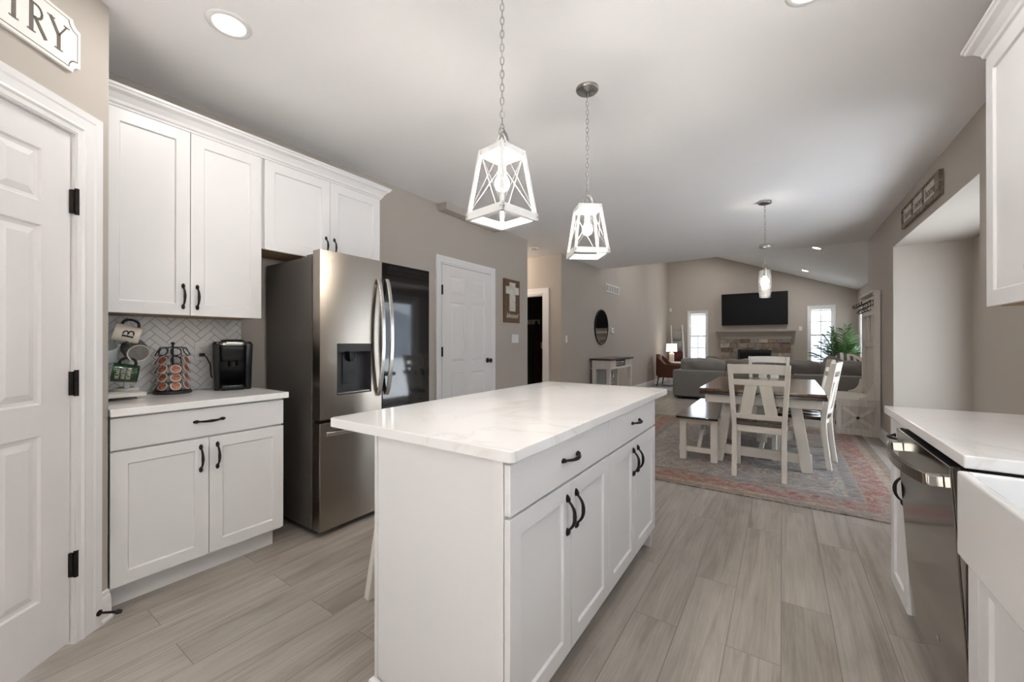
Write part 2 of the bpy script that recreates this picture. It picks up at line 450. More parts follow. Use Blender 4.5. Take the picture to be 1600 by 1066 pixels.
def mat_rug(hx, hy):
    k = NT('distressed_oriental_rug')
    tc = k.n('ShaderNodeTexCoord')
    sp = k.n('ShaderNodeSeparateXYZ')
    k.l(tc.outputs['Object'], sp.inputs[0])
    ex = k.math('SUBTRACT', hx, k.math('ABSOLUTE', sp.outputs[0]))
    ey = k.math('SUBTRACT', hy, k.math('ABSOLUTE', sp.outputs[1]))
    wob = k.n('ShaderNodeTexNoise', i_Scale=9.0, i_Detail=4.0)
    k.l(tc.outputs['Object'], wob.inputs['Vector'])
    e = k.math('MINIMUM', ex, ey)
    e = k.math('ADD', e, k.math('MULTIPLY_ADD', wob.outputs['Fac'], 0.05, -0.025))
    CREAM, RED, BLUE, GREY, GOLD, PALE = (0.40, 0.335, 0.26), (0.32, 0.040, 0.022), (0.060, 0.125, 0.19), (0.25, 0.245, 0.235), (0.26, 0.18, 0.09), (0.46, 0.43, 0.39)
    zone = k.math('DIVIDE', e, 1.3)
    # guard stripes, red main border, field
    band = k.ramp(zone, [(0.0, GREY), (0.045, GOLD), (0.06, CREAM), (0.10, CREAM), (0.105, RED), (0.235, RED), (0.24, CREAM),
                         (0.262, GREY), (0.31, GREY), (0.315, CREAM), (0.335, PALE), (0.60, PALE), (0.80, GREY), (1.0, BLUE)])
    wv = k.n('ShaderNodeVectorMath', operation='MULTIPLY_ADD')
    k.l(wob.outputs['Color'], wv.inputs[0])
    wv.inputs[1].default_value = (0.10, 0.10, 0)
    k.l(tc.outputs['Object'], wv.inputs[2])
    # border: palmettes, so the red is broken by cream and grey flowers
    v1 = k.n('ShaderNodeTexVoronoi', i_Scale=6.5)
    k.l(wv.outputs[0], v1.inputs['Vector'])
    flower = k.ramp(k.math('FRACT', k.math('MULTIPLY', v1.outputs['Distance'], 4.2)), [(0.0, CREAM), (0.25, RED), (0.5, PALE), (0.68, RED), (0.86, GREY), (1.0, RED)])
    isb = k.ramp(zone, [(0.0, (0.25, 0.25, 0.25)), (0.10, (0.3, 0.3, 0.3)), (0.106, (0.62, 0.62, 0.62)), (0.234, (0.62, 0.62, 0.62)), (0.24, (0.2, 0.2, 0.2)), (0.325, (0.2, 0.2, 0.2)), (0.335, (0, 0, 0))])
    c = k.mix(isb, band, flower)
    brk = k.n('ShaderNodeTexNoise', i_Scale=11.0, i_Detail=5.0, i_Roughness=0.7)
    k.l(wv.outputs[0], brk.inputs['Vector'])
    bm_ = k.math('MULTIPLY', k.ramp(brk.outputs['Fac'], [(0.47, (0, 0, 0)), (0.54, (0.62, 0.62, 0.62))]),
                 k.ramp(zone, [(0.10, (0, 0, 0)), (0.11, (1, 1, 1)), (0.23, (1, 1, 1)), (0.245, (0, 0, 0))]))
    c = k.mix(bm_, c, (0.38, 0.32, 0.25, 1))
    # field: scrolling medallions with red outlines and blue grounds
    v2 = k.n('ShaderNodeTexVoronoi', i_Scale=2.6)
    k.l(wv.outputs[0], v2.inputs['Vector'])
    med = k.ramp(k.math('FRACT', k.math('MULTIPLY', v2.outputs['Distance'], 3.0)), [(0.0, BLUE), (0.16, PALE), (0.34, RED), (0.40, PALE), (0.60, GREY), (0.74, CREAM), (0.88, BLUE), (0.94, PALE), (1.0, RED)])
    c = k.mix(k.ramp(zone, [(0.325, (0, 0, 0)), (0.34, (0.66, 0.66, 0.66))]), c, med)
    # weft-wise wear
    mp = k.n('ShaderNodeMapping')
    mp.inputs['Scale'].default_value = (4.0, 30.0, 1)
    k.l(tc.outputs['Object'], mp.inputs['Vector'])
    wr = k.n('ShaderNodeTexNoise', i_Scale=1.6, i_Detail=6.0, i_Roughness=0.75)
    k.l(mp.outputs[0], wr.inputs['Vector'])
    lo = k.n('ShaderNodeTexNoise', i_Scale=1.7, i_Detail=3.0)
    k.l(tc.outputs['Object'], lo.inputs['Vector'])
    hue = k.ramp(lo.outputs['Fac'], [(0.36, (0.33, 0.265, 0.19)), (0.47, (0.40, 0.365, 0.32)), (0.55, (0.38, 0.385, 0.395)), (0.62, (0.24, 0.28, 0.33)), (0.72, (0.42, 0.37, 0.315))])
    c = k.mix(k.ramp(wr.outputs['Fac'], [(0.45, (0, 0, 0)), (0.58, (0.56, 0.56, 0.56))]), c, hue)
    dk = k.n('ShaderNodeTexNoise', i_Scale=2.6, i_Detail=7.0, i_Roughness=0.85)
    k.l(mp.outputs[0], dk.inputs['Vector'])
    c = k.mix(1.0, c, k.ramp(dk.outputs['Fac'], [(0.38, (0.30, 0.30, 0.31)), (0.5, (0.92, 0.92, 0.92)), (0.62, (1.5, 1.47, 1.42))]), 'MULTIPLY')
    k.l(c, k.b.inputs['Base Color'])
    k.b.inputs['Roughness'].default_value = 0.95
    fb = k.n('ShaderNodeTexNoise', i_Scale=260.0)
    k.l(tc.outputs['Object'], fb.inputs['Vector'])
    bp = k.n('ShaderNodeBump', i_Strength=0.3, i_Distance=0.004)
    k.l(fb.outputs['Fac'], bp.inputs['Height'])
    k.l(bp.outputs[0], k.b.inputs['Normal'])
    return k.m


# ------------------------------------------------------------------ mesh helpers
def frame(u, v, o=(0, 0, 0)):
    """matrix whose local x,y,z axes are u, v, u x v, placed at o"""
    u = Vector(u).normalized()
    v = Vector(v).normalized()
    n = u.cross(v)
    return Matrix(((u.x, v.x, n.x, o[0]), (u.y, v.y, n.y, o[1]), (u.z, v.z, n.z, o[2]), (0, 0, 0, 1)))


def zframe(axis, o=(0, 0, 0), up=(0, 0, 1)):
    """matrix whose local z is axis"""
    z = Vector(axis).normalized()
    up = Vector(up)
    if abs(z.dot(up.normalized())) > 0.99: up = Vector((1, 0, 0))
    x = up.cross(z).normalized()
    y = z.cross(x)
    return Matrix(((x.x, y.x, z.x, o[0]), (x.y, y.y, z.y, o[1]), (x.z, y.z, z.z, o[2]), (0, 0, 0, 1)))


class MB:
    def __init__(s): s.bm = bmesh.new()

    def add(s, pts, faces, mx=None, smooth=False):
        vs = [s.bm.verts.new(mx @ Vector(p) if mx is not None else Vector(p)) for p in pts]
        for f in faces:
            try:
                fc = s.bm.faces.new([vs[i] for i in f])
                fc.smooth = smooth
            except ValueError:
                pass
        return s

    def box(s, x0, x1, y0, y1, z0, z1, mx=None):
        x0, x1 = sorted((x0, x1)); y0, y1 = sorted((y0, y1)); z0, z1 = sorted((z0, z1))
        p = [(x0, y0, z0), (x1, y0, z0), (x1, y1, z0), (x0, y1, z0), (x0, y0, z1), (x1, y0, z1), (x1, y1, z1), (x0, y1, z1)]
        return s.add(p, [(3, 2, 1, 0), (4, 5, 6, 7), (0, 1, 5, 4), (1, 2, 6, 5), (2, 3, 7, 6), (3, 0, 4, 7)], mx)

    def prism(s, poly, h0, h1, mx=None, smooth=False):
        """polygon in local xy, extruded along local z"""
        n = len(poly)
        p = [(x, y, h0) for x, y in poly] + [(x, y, h1) for x, y in poly]
        f = [tuple(range(n - 1, -1, -1)), tuple(range(n, 2 * n))]
        s.add(p, f + [(i, (i + 1) % n, n + (i + 1) % n, n + i) for i in range(n)], mx)
        return s

    def lathe(s, prof, mx=None, seg=24, smooth=True, ring=None, cap=True):
        """profile of (r, z) turned about local z; ring scales x,y"""
        rx, ry = ring or (1, 1)
        pts = []
        for r, z in prof:
            for k in range(seg):
                a = 2 * pi * k / seg
                pts.append((r * rx * cos(a), r * ry * sin(a), z))
        fs = []
        for i in range(len(prof) - 1):
            for k in range(seg):
                k2 = (k + 1) % seg
                fs.append((i * seg + k, i * seg + k2, (i + 1) * seg + k2, (i + 1) * seg + k))
        s.add(pts, fs, mx, smooth)
        if cap and prof[0][0] > 1e-5 and prof[0] != prof[-1]: s.add([pts[k] for k in range(seg)], [tuple(range(seg - 1, -1, -1))], mx)
        if cap and prof[-1][0] > 1e-5 and prof[0] != prof[-1]: s.add([pts[(len(prof) - 1) * seg + k] for k in range(seg)], [tuple(range(seg))], mx)
        return s

    def cyl(s, r, z0, z1, mx=None, seg=24): return s.lathe([(r, z0), (r, z1)], mx, seg)

    def ball(s, r, o, seg=16, sc=(1, 1, 1), mx=None):
        n = seg // 2
        prof = [(r * sin(pi * i / n), -r * cos(pi * i / n)) for i in range(n + 1)]
        m = Matrix.Translation(o) @ Matrix.Diagonal((*sc, 1))
        return s.lathe(prof, (mx @ m) if mx is not None else m, seg)

    def tube(s, pts, r, seg=8, closed=False, flat=None, up=(0, 0, 1), cap=True):
        """sweep along pts; r float or list; flat=(a,b) scales the section"""
        P = [Vector(p) for p in pts]
        n = len(P)
        R = r if isinstance(r, (list, tuple)) else [r] * n
        fa, fb = flat or (1, 1)
        rings = []
        prevx = None
        for i in range(n):
            if closed: t = P[(i + 1) % n] - P[i - 1]
            elif i == 0: t = P[1] - P[0]
            elif i == n - 1: t = P[-1] - P[-2]
            else: t = (P[i + 1] - P[i]).normalized() + (P[i] - P[i - 1]).normalized()
            t.normalize()
            if prevx is None:
                u = Vector(up)
                if abs(u.dot(t)) > 0.95: u = Vector((1, 0, 0)) if abs(t.x) < 0.9 else Vector((0, 1, 0))
                x = u.cross(t).normalized()
            else:
                x = (prevx - t * prevx.dot(t)).normalized()
            prevx = x
            y = t.cross(x)
            rings.append([P[i] + x * (cos(2 * pi * k / seg) * R[i] * fa) + y * (sin(2 * pi * k / seg) * R[i] * fb) for k in range(seg)])
        vs = [[s.bm.verts.new(q) for q in rg] for rg in rings]
        m = n if closed else n - 1
        for i in range(m):
            a, b = vs[i], vs[(i + 1) % n]
            for k in range(seg):
                k2 = (k + 1) % seg
                s.bm.faces.new((a[k], a[k2], b[k2], b[k])).smooth = True
        if not closed and cap:
            s.bm.faces.new(vs[0][::-1])
            s.bm.faces.new(vs[-1])
        return s

    def bar(s, a, b, w, t, side=(1, 0, 0)):
        """square bar from a to b: width w along side, thickness t across"""
        a, b = Vector(a), Vector(b)
        d = (b - a).normalized()
        sd = Vector(side)
        sd = (sd - d * sd.dot(d)).normalized()
        n = d.cross(sd)
        p = []
        for c in (a, b):
            for i, j in ((-1, -1), (1, -1), (1, 1), (-1, 1)): p.append(c + sd * (i * w / 2) + n * (j * t / 2))
        return s.add(p, [(3, 2, 1, 0), (4, 5, 6, 7), (0, 1, 5, 4), (1, 2, 6, 5), (2, 3, 7, 6), (3, 0, 4, 7)])

    def cushion(s, x0, x1, y0, y1, z0, z1, mx=None, n=10, puff=0.6, wr=0.0, seed=0):
        """soft box: superellipsoid grid"""
        cx, cy, cz = (x0 + x1) / 2, (y0 + y1) / 2, (z0 + z1) / 2
        hx, hy, hz = (x1 - x0) / 2, (y1 - y0) / 2, (z1 - z0) / 2
        bm2 = bmesh.new()
        bmesh.ops.create_cube(bm2, size=2)
        bmesh.ops.subdivide_edges(bm2, edges=bm2.edges[:], cuts=n, use_grid_fill=True)
        vid = {}
        pts = []
        for i, v in enumerate(bm2.verts):
            q = v.co.copy()
            L = (abs(q.x) ** 5 + abs(q.y) ** 5 + abs(q.z) ** 5) ** 0.2
            e = q / L
            ed = max(0, 1 - (abs(q.x) ** 4) * 0.5) * max(0, 1 - (abs(q.y) ** 4) * 0.5)
            k = puff + (1 - puff) * ed
            p = Vector((e.x * hx, e.y * hy, e.z * hz))
            mn = min((hx, 0), (hy, 1), (hz, 2))[1]
            oth = [a for a in (0, 1, 2) if a != mn]
            fall = (1 - abs(q[oth[0]]) ** 3 * (1 - puff)) * (1 - abs(q[oth[1]]) ** 3 * (1 - puff))
            p[mn] *= fall
            if wr: p += e * wr * noise.noise(Vector((p.x * 7 + seed, p.y * 7, p.z * 7)))
            pts.append((cx + p.x, cy + p.y, cz + p.z))
            vid[v] = i
        fs = [tuple(vid[v] for v in f.verts) for f in bm2.faces]
        bm2.free()
        return s.add(pts, fs, mx, True)

    def build(s, name, mat, parent=None, bevel=0.0, seg=2, angle=35, local=False):
        bmesh.ops.recalc_face_normals(s.bm, faces=s.bm.faces[:])
        root = parent
        while root is not None and root.parent is not None: root = root.parent
        me = bpy.data.meshes.new(name)
        if root is None and not local:
            lo = Vector((min(v.co.x for v in s.bm.verts), min(v.co.y for v in s.bm.verts), min(v.co.z for v in s.bm.verts)))
            hi = Vector((max(v.co.x for v in s.bm.verts), max(v.co.y for v in s.bm.verts), max(v.co.z for v in s.bm.verts)))
            off = Vector(((lo.x + hi.x) / 2, (lo.y + hi.y) / 2, lo.z))
        elif root is not None:
            off = root.location.copy()
        else:
            off = Vector((0, 0, 0))
        bmesh.ops.translate(s.bm, verts=s.bm.verts[:], vec=-off)
        s.bm.to_mesh(me)
        s.bm.free()
        o = bpy.data.objects.new(name, me)
        C.objects.link(o)
        if parent is not None: o.parent = parent
        else: o.location = off
        if mat is not None:
            if isinstance(mat, str): mat = M[mat]
            me.materials.append(mat)
        if bevel:
            b = o.modifiers.new('bevel', 'BEVEL')
            b.width = bevel
            b.segments = seg
            b.limit_method = 'ANGLE'
            b.angle_limit = radians(angle)
        return o


def tag(o, label, cat, group=None, kind=None):
    o['label'] = label
    o['category'] = cat
    if group: o['group'] = group
    if kind: o['kind'] = kind
    return o


def thing(name, label, cat, loc=(0, 0, 0), rz=0.0, group=None):
    o = bpy.data.objects.new(name, None)
    o.empty_display_size = 0.1
    C.objects.link(o)
    o.location = loc
    o.rotation_euler = (0, 0, rz)
    return tag(o, label, cat, group)


def struct(o, label=None, cat=None):
    o['kind'] = 'structure'
    if label: o['label'] = label
    if cat: o['category'] = cat
    return o


def sthing(name, label, cat, loc=(0, 0, 0)):
    return struct(thing(name, label, cat, loc), label, cat)


def dup(root, loc, rz=0.0, label=None, group=None):
    r = root.copy()
    C.objects.link(r)
    r.location = loc
    r.rotation_euler = (0, 0, rz)
    if label: r['label'] = label
    if group: r['group'] = group
    for ch in list(root.children):
        c = ch.copy()
        C.objects.link(c)
        c.parent = r
        for g in list(ch.children):
            d = g.copy()
            C.objects.link(d)
            d.parent = c
    return r


def text_mesh(mb, txt, size, mx, depth=0.001, shear=0.0, align='CENTER'):
    cu = bpy.data.curves.new('lettering', 'FONT')
    cu.body = txt
    cu.size = size
    cu.align_x = align
    cu.align_y = 'CENTER'
    cu.extrude = depth
    cu.shear = shear
    o = bpy.data.objects.new('lettering', cu)
    C.objects.link(o)
    bpy.context.view_layer.update()
    me = bpy.data.meshes.new_from_object(o.evaluated_get(bpy.context.evaluated_depsgraph_get()))
    mb.add([v.co for v in me.vertices], [tuple(p.vertices) for p in me.polygons], mx)
    bpy.data.objects.remove(o)
    bpy.data.curves.remove(cu)
    bpy.data.meshes.remove(me)


def strokes(mb, lines, w, mx, depth=0.0015):
    """flat lettering from polylines with per-stroke width"""
    for ln in lines:
        wd = w
        if isinstance(ln, tuple): ln, wd = ln
        for a, b in zip(ln[:-1], ln[1:]):
            a, b = Vector((*a, 0)), Vector((*b, 0))
            d = (b - a)
            if d.length < 1e-6: continue
            d.normalize()
            n = Vector((-d.y, d.x, 0)) * wd / 2
            e = d * wd * 0.22
            mb.prism([(a - e - n)[:2], (b + e - n)[:2], (b + e + n)[:2], (a - e + n)[:2]], 0, depth, mx)


def arc(cx, cy, rx, ry, a0, a1, n=10):
    return [(cx + rx * cos(radians(a0 + (a1 - a0) * i / n)), cy + ry * sin(radians(a0 + (a1 - a0) * i / n))) for i in range(n + 1)]


def shaker(w, h, mx, t=0.02, rail=0.06, rec=0.009):
    """one-mesh recessed-panel door; local x width, y height, z outward; back at z=-t"""
    b = MB()
    ch = 0.004
    o = [(0, 0), (w, 0), (w, h), (0, h)]
    i1 = [(rail, rail), (w - rail, rail), (w - rail, h - rail), (rail, h - rail)]
    i2 = [(rail + ch, rail + ch), (w - rail - ch, rail + ch), (w - rail - ch, h - rail - ch), (rail + ch, h - rail - ch)]
    p = [(x, y, -t) for x, y in o] + [(x, y, 0) for x, y in o] + [(x, y, 0) for x, y in i1] + [(x, y, -rec) for x, y in i2]
    f = [(3, 2, 1, 0)]
    for a, c in ((0, 4), (4, 8), (8, 12)):
        f += [(a + k, a + (k + 1) % 4, c + (k + 1) % 4, c + k) for k in range(4)]
    f.append((12, 13, 14, 15))
    b.add(p, f, mx)
    return b


def pull(length, mx, rise=0.028):
    """arched cabinet pull with flattened spade ends; local y along the pull, z outward"""
    b = MB()
    L = length / 2
    n = 26
    pts = []
    rr = []
    for i in range(n + 1):
        s = -1 + 2 * i / n
        a = abs(s)
        y = s * L
        if a > 0.70:
            q = (1 - a) / 0.30
            z = 0.004 + 0.005 * q
            r = 0.0026 + 0.0040 * sin(pi * min(1, q * 0.86)) ** 0.8 if q < 0.95 else 0.0045
        else:
            z = 0.009 + (rise - 0.009) * (1 - (a / 0.70) ** 2.6)
            r = 0.0042 + 0.0030 * (1 - a / 0.70)
        pts.append(mx @ Vector((0, y, z)))
        rr.append(r)
    side = mx.to_3x3() @ Vector((0, 0, 1))
    b.tube(pts, rr, 10, up=side)
    for s in (-1, 1):
        b.lathe([(0.0, 0.0), (0.0085, 0.0), (0.0085, 0.003), (0.004, 0.006), (0, 0.0065)],
                mx @ Matrix.Translation((0, s * L * 0.84, 0)) @ Matrix.Diagonal((1, 1.7, 1, 1)), 14)
    return b


def sixpanel(w, h, mx, t=0.035, stile=0.11, mid=0.10):
    """six raised panels on a slab: local x width, y height, z outward, both faces"""
    b = MB()
    pw = (w - 2 * stile - mid) / 2
    xs = [(stile, stile + pw), (stile + pw + mid, w - stile)]
    ys = [(h * 0.113, h * 0.418), (h * 0.475, h * 0.805), (h * 0.848, h * 0.945)]
    gx = [0, xs[0][0], xs[0][1], xs[1][0], xs[1][1], w]
    gy = [0, ys[0][0], ys[0][1], ys[1][0], ys[1][1], ys[2][0], ys[2][1], h]
    for i in range(5):
        for j in range(7):
            x0, x1, y0, y1 = gx[i], gx[i + 1], gy[j], gy[j + 1]
            if i in (1, 3) and j in (1, 3, 5):
                lv = [(0, 0), (0.006, -0.008), (0.018, -0.009), (0.042, -0.001)]
                P = []
                for ins, z in lv: P += [(x0 + ins, y0 + ins, z), (x1 - ins, y0 + ins, z), (x1 - ins, y1 - ins, z), (x0 + ins, y1 - ins, z)]
                F = []
                for q in range(3): F += [(q * 4 + k, q * 4 + (k + 1) % 4, q * 4 + 4 + (k + 1) % 4, q * 4 + 4 + k) for k in range(4)]
                F.append((12, 13, 14, 15))
                b.add(P, F, mx)
            else:
                b.add([(x0, y0, 0), (x1, y0, 0), (x1, y1, 0), (x0, y1, 0)], [(0, 1, 2, 3)], mx)
    b.add([(0, 0, 0), (w, 0, 0), (w, h, 0), (0, h, 0), (0, 0, -t), (w, 0, -t), (w, h, -t), (0, h, -t)],
          [(7, 6, 5, 4), (0, 4, 5, 1), (1, 5, 6, 2), (2, 6, 7, 3), (3, 7, 4, 0)], mx)
    bmesh.ops.remove_doubles(b.bm, verts=b.bm.verts[:], dist=1e-5)
    return b


CASING = [(0, 0), (0.07, 0), (0.07, 0.020), (0.052, 0.017), (0.047, 0.014), (0.025, 0.012), (0.018, 0.015), (0.012, 0.009), (0, 0.008)]


def casing(w, h, mx, cw=0.07, bottom=False):
    """moulded door/window casing round an opening w x h, mitred; local x,y in wall plane, z outward"""
    b = MB()
    prof = [(a * cw / 0.07, z) for a, z in CASING]
    path = [((0, 0), (-1, 0)), ((0, h), (-1, 1)), ((w, h), (1, 1)), ((w, 0), (1, 0))]
    if bottom: path = [((0, 0), (-1, -1)), ((0, h), (-1, 1)), ((w, h), (1, 1)), ((w, 0), (1, -1))]
    rings = [[(px + dx * a, py + dy * a, z) for a, z in prof] for (px, py), (dx, dy) in path]
    n = len(prof)
    pts = [p for r in rings for p in r]
    m = 4 if bottom else 3
    fs = []
    for i in range(m):
        i2 = (i + 1) % 4
        fs += [(i * n + k, i * n + (k + 1) % n, i2 * n + (k + 1) % n, i2 * n + k) for k in range(n)]
    if not bottom: fs += [tuple(range(n)), tuple(range(4 * n - 1, 3 * n - 1, -1))]
    b.add(pts, fs, mx)
    return b


CROWN = [(0, 0), (0.012, 0), (0.014, 0.010), (0.022, 0.016), (0.026, 0.030), (0.044, 0.054), (0.062, 0.066), (0.066, 0.076), (0.072, 0.080), (0.072, 0.092), (0, 0.092)]
BASEP = [(0, 0), (0.022, 0), (0.024, 0.012), (0.017, 0.02), (0.015, 0.09), (0.012, 0.105), (0.008, 0.11), (0.007, 0.125), (0, 0.13)]


def sweep_profile(prof, path, z0=0.0):
    """prof (out, up) swept along a horizontal path [(x, y, nx, ny)]: mitre normals given"""
    b = MB()
    n = len(prof)
    pts = []
    for x, y, nx, ny in path:
        pts += [(x + nx * a, y + ny * a, z0 + z) for a, z in prof]
    fs = []
    for i in range(len(path) - 1):
        fs += [(i * n + k, i * n + (k + 1) % n, (i + 1) * n + (k + 1) % n, (i + 1) * n + k) for k in range(n)]
    fs += [tuple(range(n)), tuple(range(len(pts) - 1, len(pts) - n - 1, -1))]
    b.add(pts, fs)
    return b


# ------------------------------------------------------------------ the setting
XL = -3.02      # long left wall
XR = 1.03       # right wall
XF = 1.59       # living-room right wall
YF = 13.30      # far wall
YB = -2.40      # wall behind the camera
PC = Vector((-2.44, 0.455))                      # pantry wall corner
PA = radians(40.5)
PD = Vector((sin(PA), -cos(PA)))                 # along the pantry wall, towards the camera
PN = Vector((cos(PA), sin(PA)))                  # out of the pantry wall into the kitchen
PL = 1.02
PE = PC + PD * PL
PMX = Matrix(((PD.x, 0, PN.x, PC.x), (PD.y, 0, PN.y, PC.y), (0, 1, 0, 0), (0, 0, 0, 1)))   # local x along wall, y up, z out

f = MB()
f.box(-5.4, 1.75, YB - 0.1, YF + 0.1, -0.08, 0)
struct(f.build('floor', 'floor'), 'grey oak plank floor running through kitchen and living room', 'floor')

c = MB()
c.box(-5.4, XR + 0.1, YB - 0.1, 7.68, CZ, CZ + 0.12)
zl, zr = vault_z(XL - 0.05), vault_z(XF + 0.1)
c.prism([(XL - 0.05, zl), (XF + 0.1, zr), (XF + 0.1, zr + 0.12), (XL - 0.05, zl + 0.12)], -7.66, -(YF + 0.05), frame((1, 0, 0), (0, 0, 1)))
struct(c.build('ceiling', 'ceiling'), 'flat white kitchen ceiling and sloped living room ceiling', 'ceiling')

w = MB()
w.box(XL - 0.12, XL, 0.40, 4.858, 0, CZ)
w.box(XL - 0.12, XL, 5.915, YF, 0, 4.4)
w.box(-5.3, XL - 0.12, 4.738, 4.858, 0, CZ)
w.box(-5.4, -5.3, 4.738, 7.7, 0, CZ)
struct(w.build('wall_left', 'wall'), 'greige long left wall', 'wall')
w = MB()
w.box(XL, -2.90, 3.06, 4.06, 2.595, CZ)
struct(w.build('trim_1', 'wall'), 'low boxed soffit above the closet door', 'trim')

# hall end wall with a cased opening into a dark room
HX0, HX1, HZ = -4.18, -3.36, 2.01
w = MB()
w.box(-5.3, HX0, 5.915, 6.03, 0, CZ)
w.box(HX1, XL - 0.12, 5.915, 6.03, 0, CZ)
w.box(HX0, HX1, 5.915, 6.03, HZ, CZ)
struct(w.build('wall_hall', 'wall'), 'greige hall wall around the dark doorway', 'wall')
w = MB()
w.box(-5.3, XL - 0.12, 7.5, 7.6, 0, CZ)
w.box(-5.3, -5.2, 6.03, 7.5, 0, CZ)
w.box(XL - 0.125, XL - 0.12, 6.03, 7.5, 0, CZ)
struct(w.build('wall_mudroom', 'darkroom'), 'dark wall of the room beyond the hall', 'wall')

# pantry corner wall
w = MB()
dw, dh, d0 = 0.615, 2.032, 0.155
T = 0.12
w.box(0, d0 - 0.012, 0, CZ, -T, 0, PMX)
w.box(d0 + dw + 0.012, PL, 0, CZ, -T, 0, PMX)
w.box(d0 - 0.012, d0 + dw + 0.012, dh + 0.014, CZ, -T, 0, PMX)
w.box(XL, PC.x - 0.03, 0.36, PC.y, 0, CZ)
w.box(PE.x - 0.12, PE.x, YB, PE.y - 0.02, 0, CZ)
struct(w.build('wall_pantry', 'wall'), 'diagonal beige wall with the pantry door', 'wall')

# right wall with bay opening and sink window
w = MB()
SW0, SW1, SZ0, SZ1 = 0.30, 1.42, 1.10, 2.15
w.box(XR, XR + 0.12, YB, SW0, 0, CZ)
w.box(XR, XR + 0.12, SW1, 3.722, 0, CZ)
w.box(XR, XR + 0.12, SW0, SW1, 0, SZ0)
w.box(XR, XR + 0.12, SW0, SW1, SZ1, CZ)
w.box(XR, XR + 0.12, 3.722, 6.08, 2.272, CZ)
w.box(XR, XR + 0.12, 6.08, 7.66, 0, CZ)
struct(w.build('wall_right', 'wall'), 'greige right wall with the square opening to the patio door', 'wall')
w = MB()
BX = 1.634
PY0, PY1, PZ1 = 3.84, 5.72, 2.08
w.box(XR + 0.12, BX + 0.1, 6.08, 6.18, 0, 2.28)
w.box(XR + 0.12, BX + 0.1, 3.622, 3.722, 0, 2.28)
w.box(BX, BX + 0.1, 3.722, PY0, 0, 2.28)
w.box(BX, BX + 0.1, PY1, 6.08, 0, 2.28)
w.box(BX, BX + 0.1, PY0, PY1, PZ1, 2.28)
w.box(XR + 0.0005, BX, 3.7225, 6.0795, 2.266, 2.2715)
w.box(XR + 0.1205, BX + 0.1, 3.622, 6.18, 2.281, 2.34)
struct(w.build('wall_bay', 'wall'), 'side walls of the bay beyond the right counter', 'wall')

# living room
w = MB()
WB, WT = 0.62, 2.155
WX = [(-2.40, -1.87), (0.585, 1.13)]
w.box(XL, WX[0][0], YF, YF + 0.12, 0, WT)
w.box(WX[0][1], WX[1][0], YF, YF + 0.12, 0, WT)
w.box(WX[1][1], XF + 0.1, YF, YF + 0.12, 0, WT)
for a, b_ in WX: w.box(a, b_, YF, YF + 0.12, 0, WB)
w.prism([(XL, WT), (XF + 0.1, WT), (XF + 0.1, vault_z(XF + 0.1)), (XL, vault_z(XL))], -YF, -(YF + 0.12), frame((1, 0, 0), (0, 0, 1)))
struct(w.build('wall_far', 'wall'), 'greige gable wall with fireplace and television', 'wall')
w = MB()
RW0, RW1 = 12.2, 12.86
w.box(XF, XF + 0.1, 7.66, RW0, 0, 2.53)
w.box(XF, XF + 0.1, RW1, YF, 0, 2.53)
w.box(XF, XF + 0.1, RW0, RW1, 0, WB)
w.box(XF, XF + 0.1, RW0, RW1, 1.98, 2.53)
w.box(XR + 0.12, XF + 0.1, 7.56, 7.66, 0, CZ)
struct(w.build('wall_living', 'wall'), 'greige right wall of the living room', 'wall')
w = MB()
w.box(XL, XF, 7.60, 7.68, CZ + 0.12, 4.4)  # unseen; put in to block light above the flat ceiling
struct(w.build('wall_light_block', 'wall'), 'unseen light-blocking wall over the edge of the flat ceiling', 'wall')
w = MB()
BW0, BW1, BZ0, BZ1 = -0.85, 0.30, 0.60, 2.35
w.box(-1.9, BW0, YB - 0.12, YB, 0, CZ)
w.box(BW1, XR + 0.12, YB - 0.12, YB, 0, CZ)
w.box(BW0, BW1, YB - 0.12, YB, 0, BZ0)
w.box(BW0, BW1, YB - 0.12, YB, BZ1, CZ)
struct(w.build('wall_back', 'wall'), 'greige wall behind the camera', 'wall')


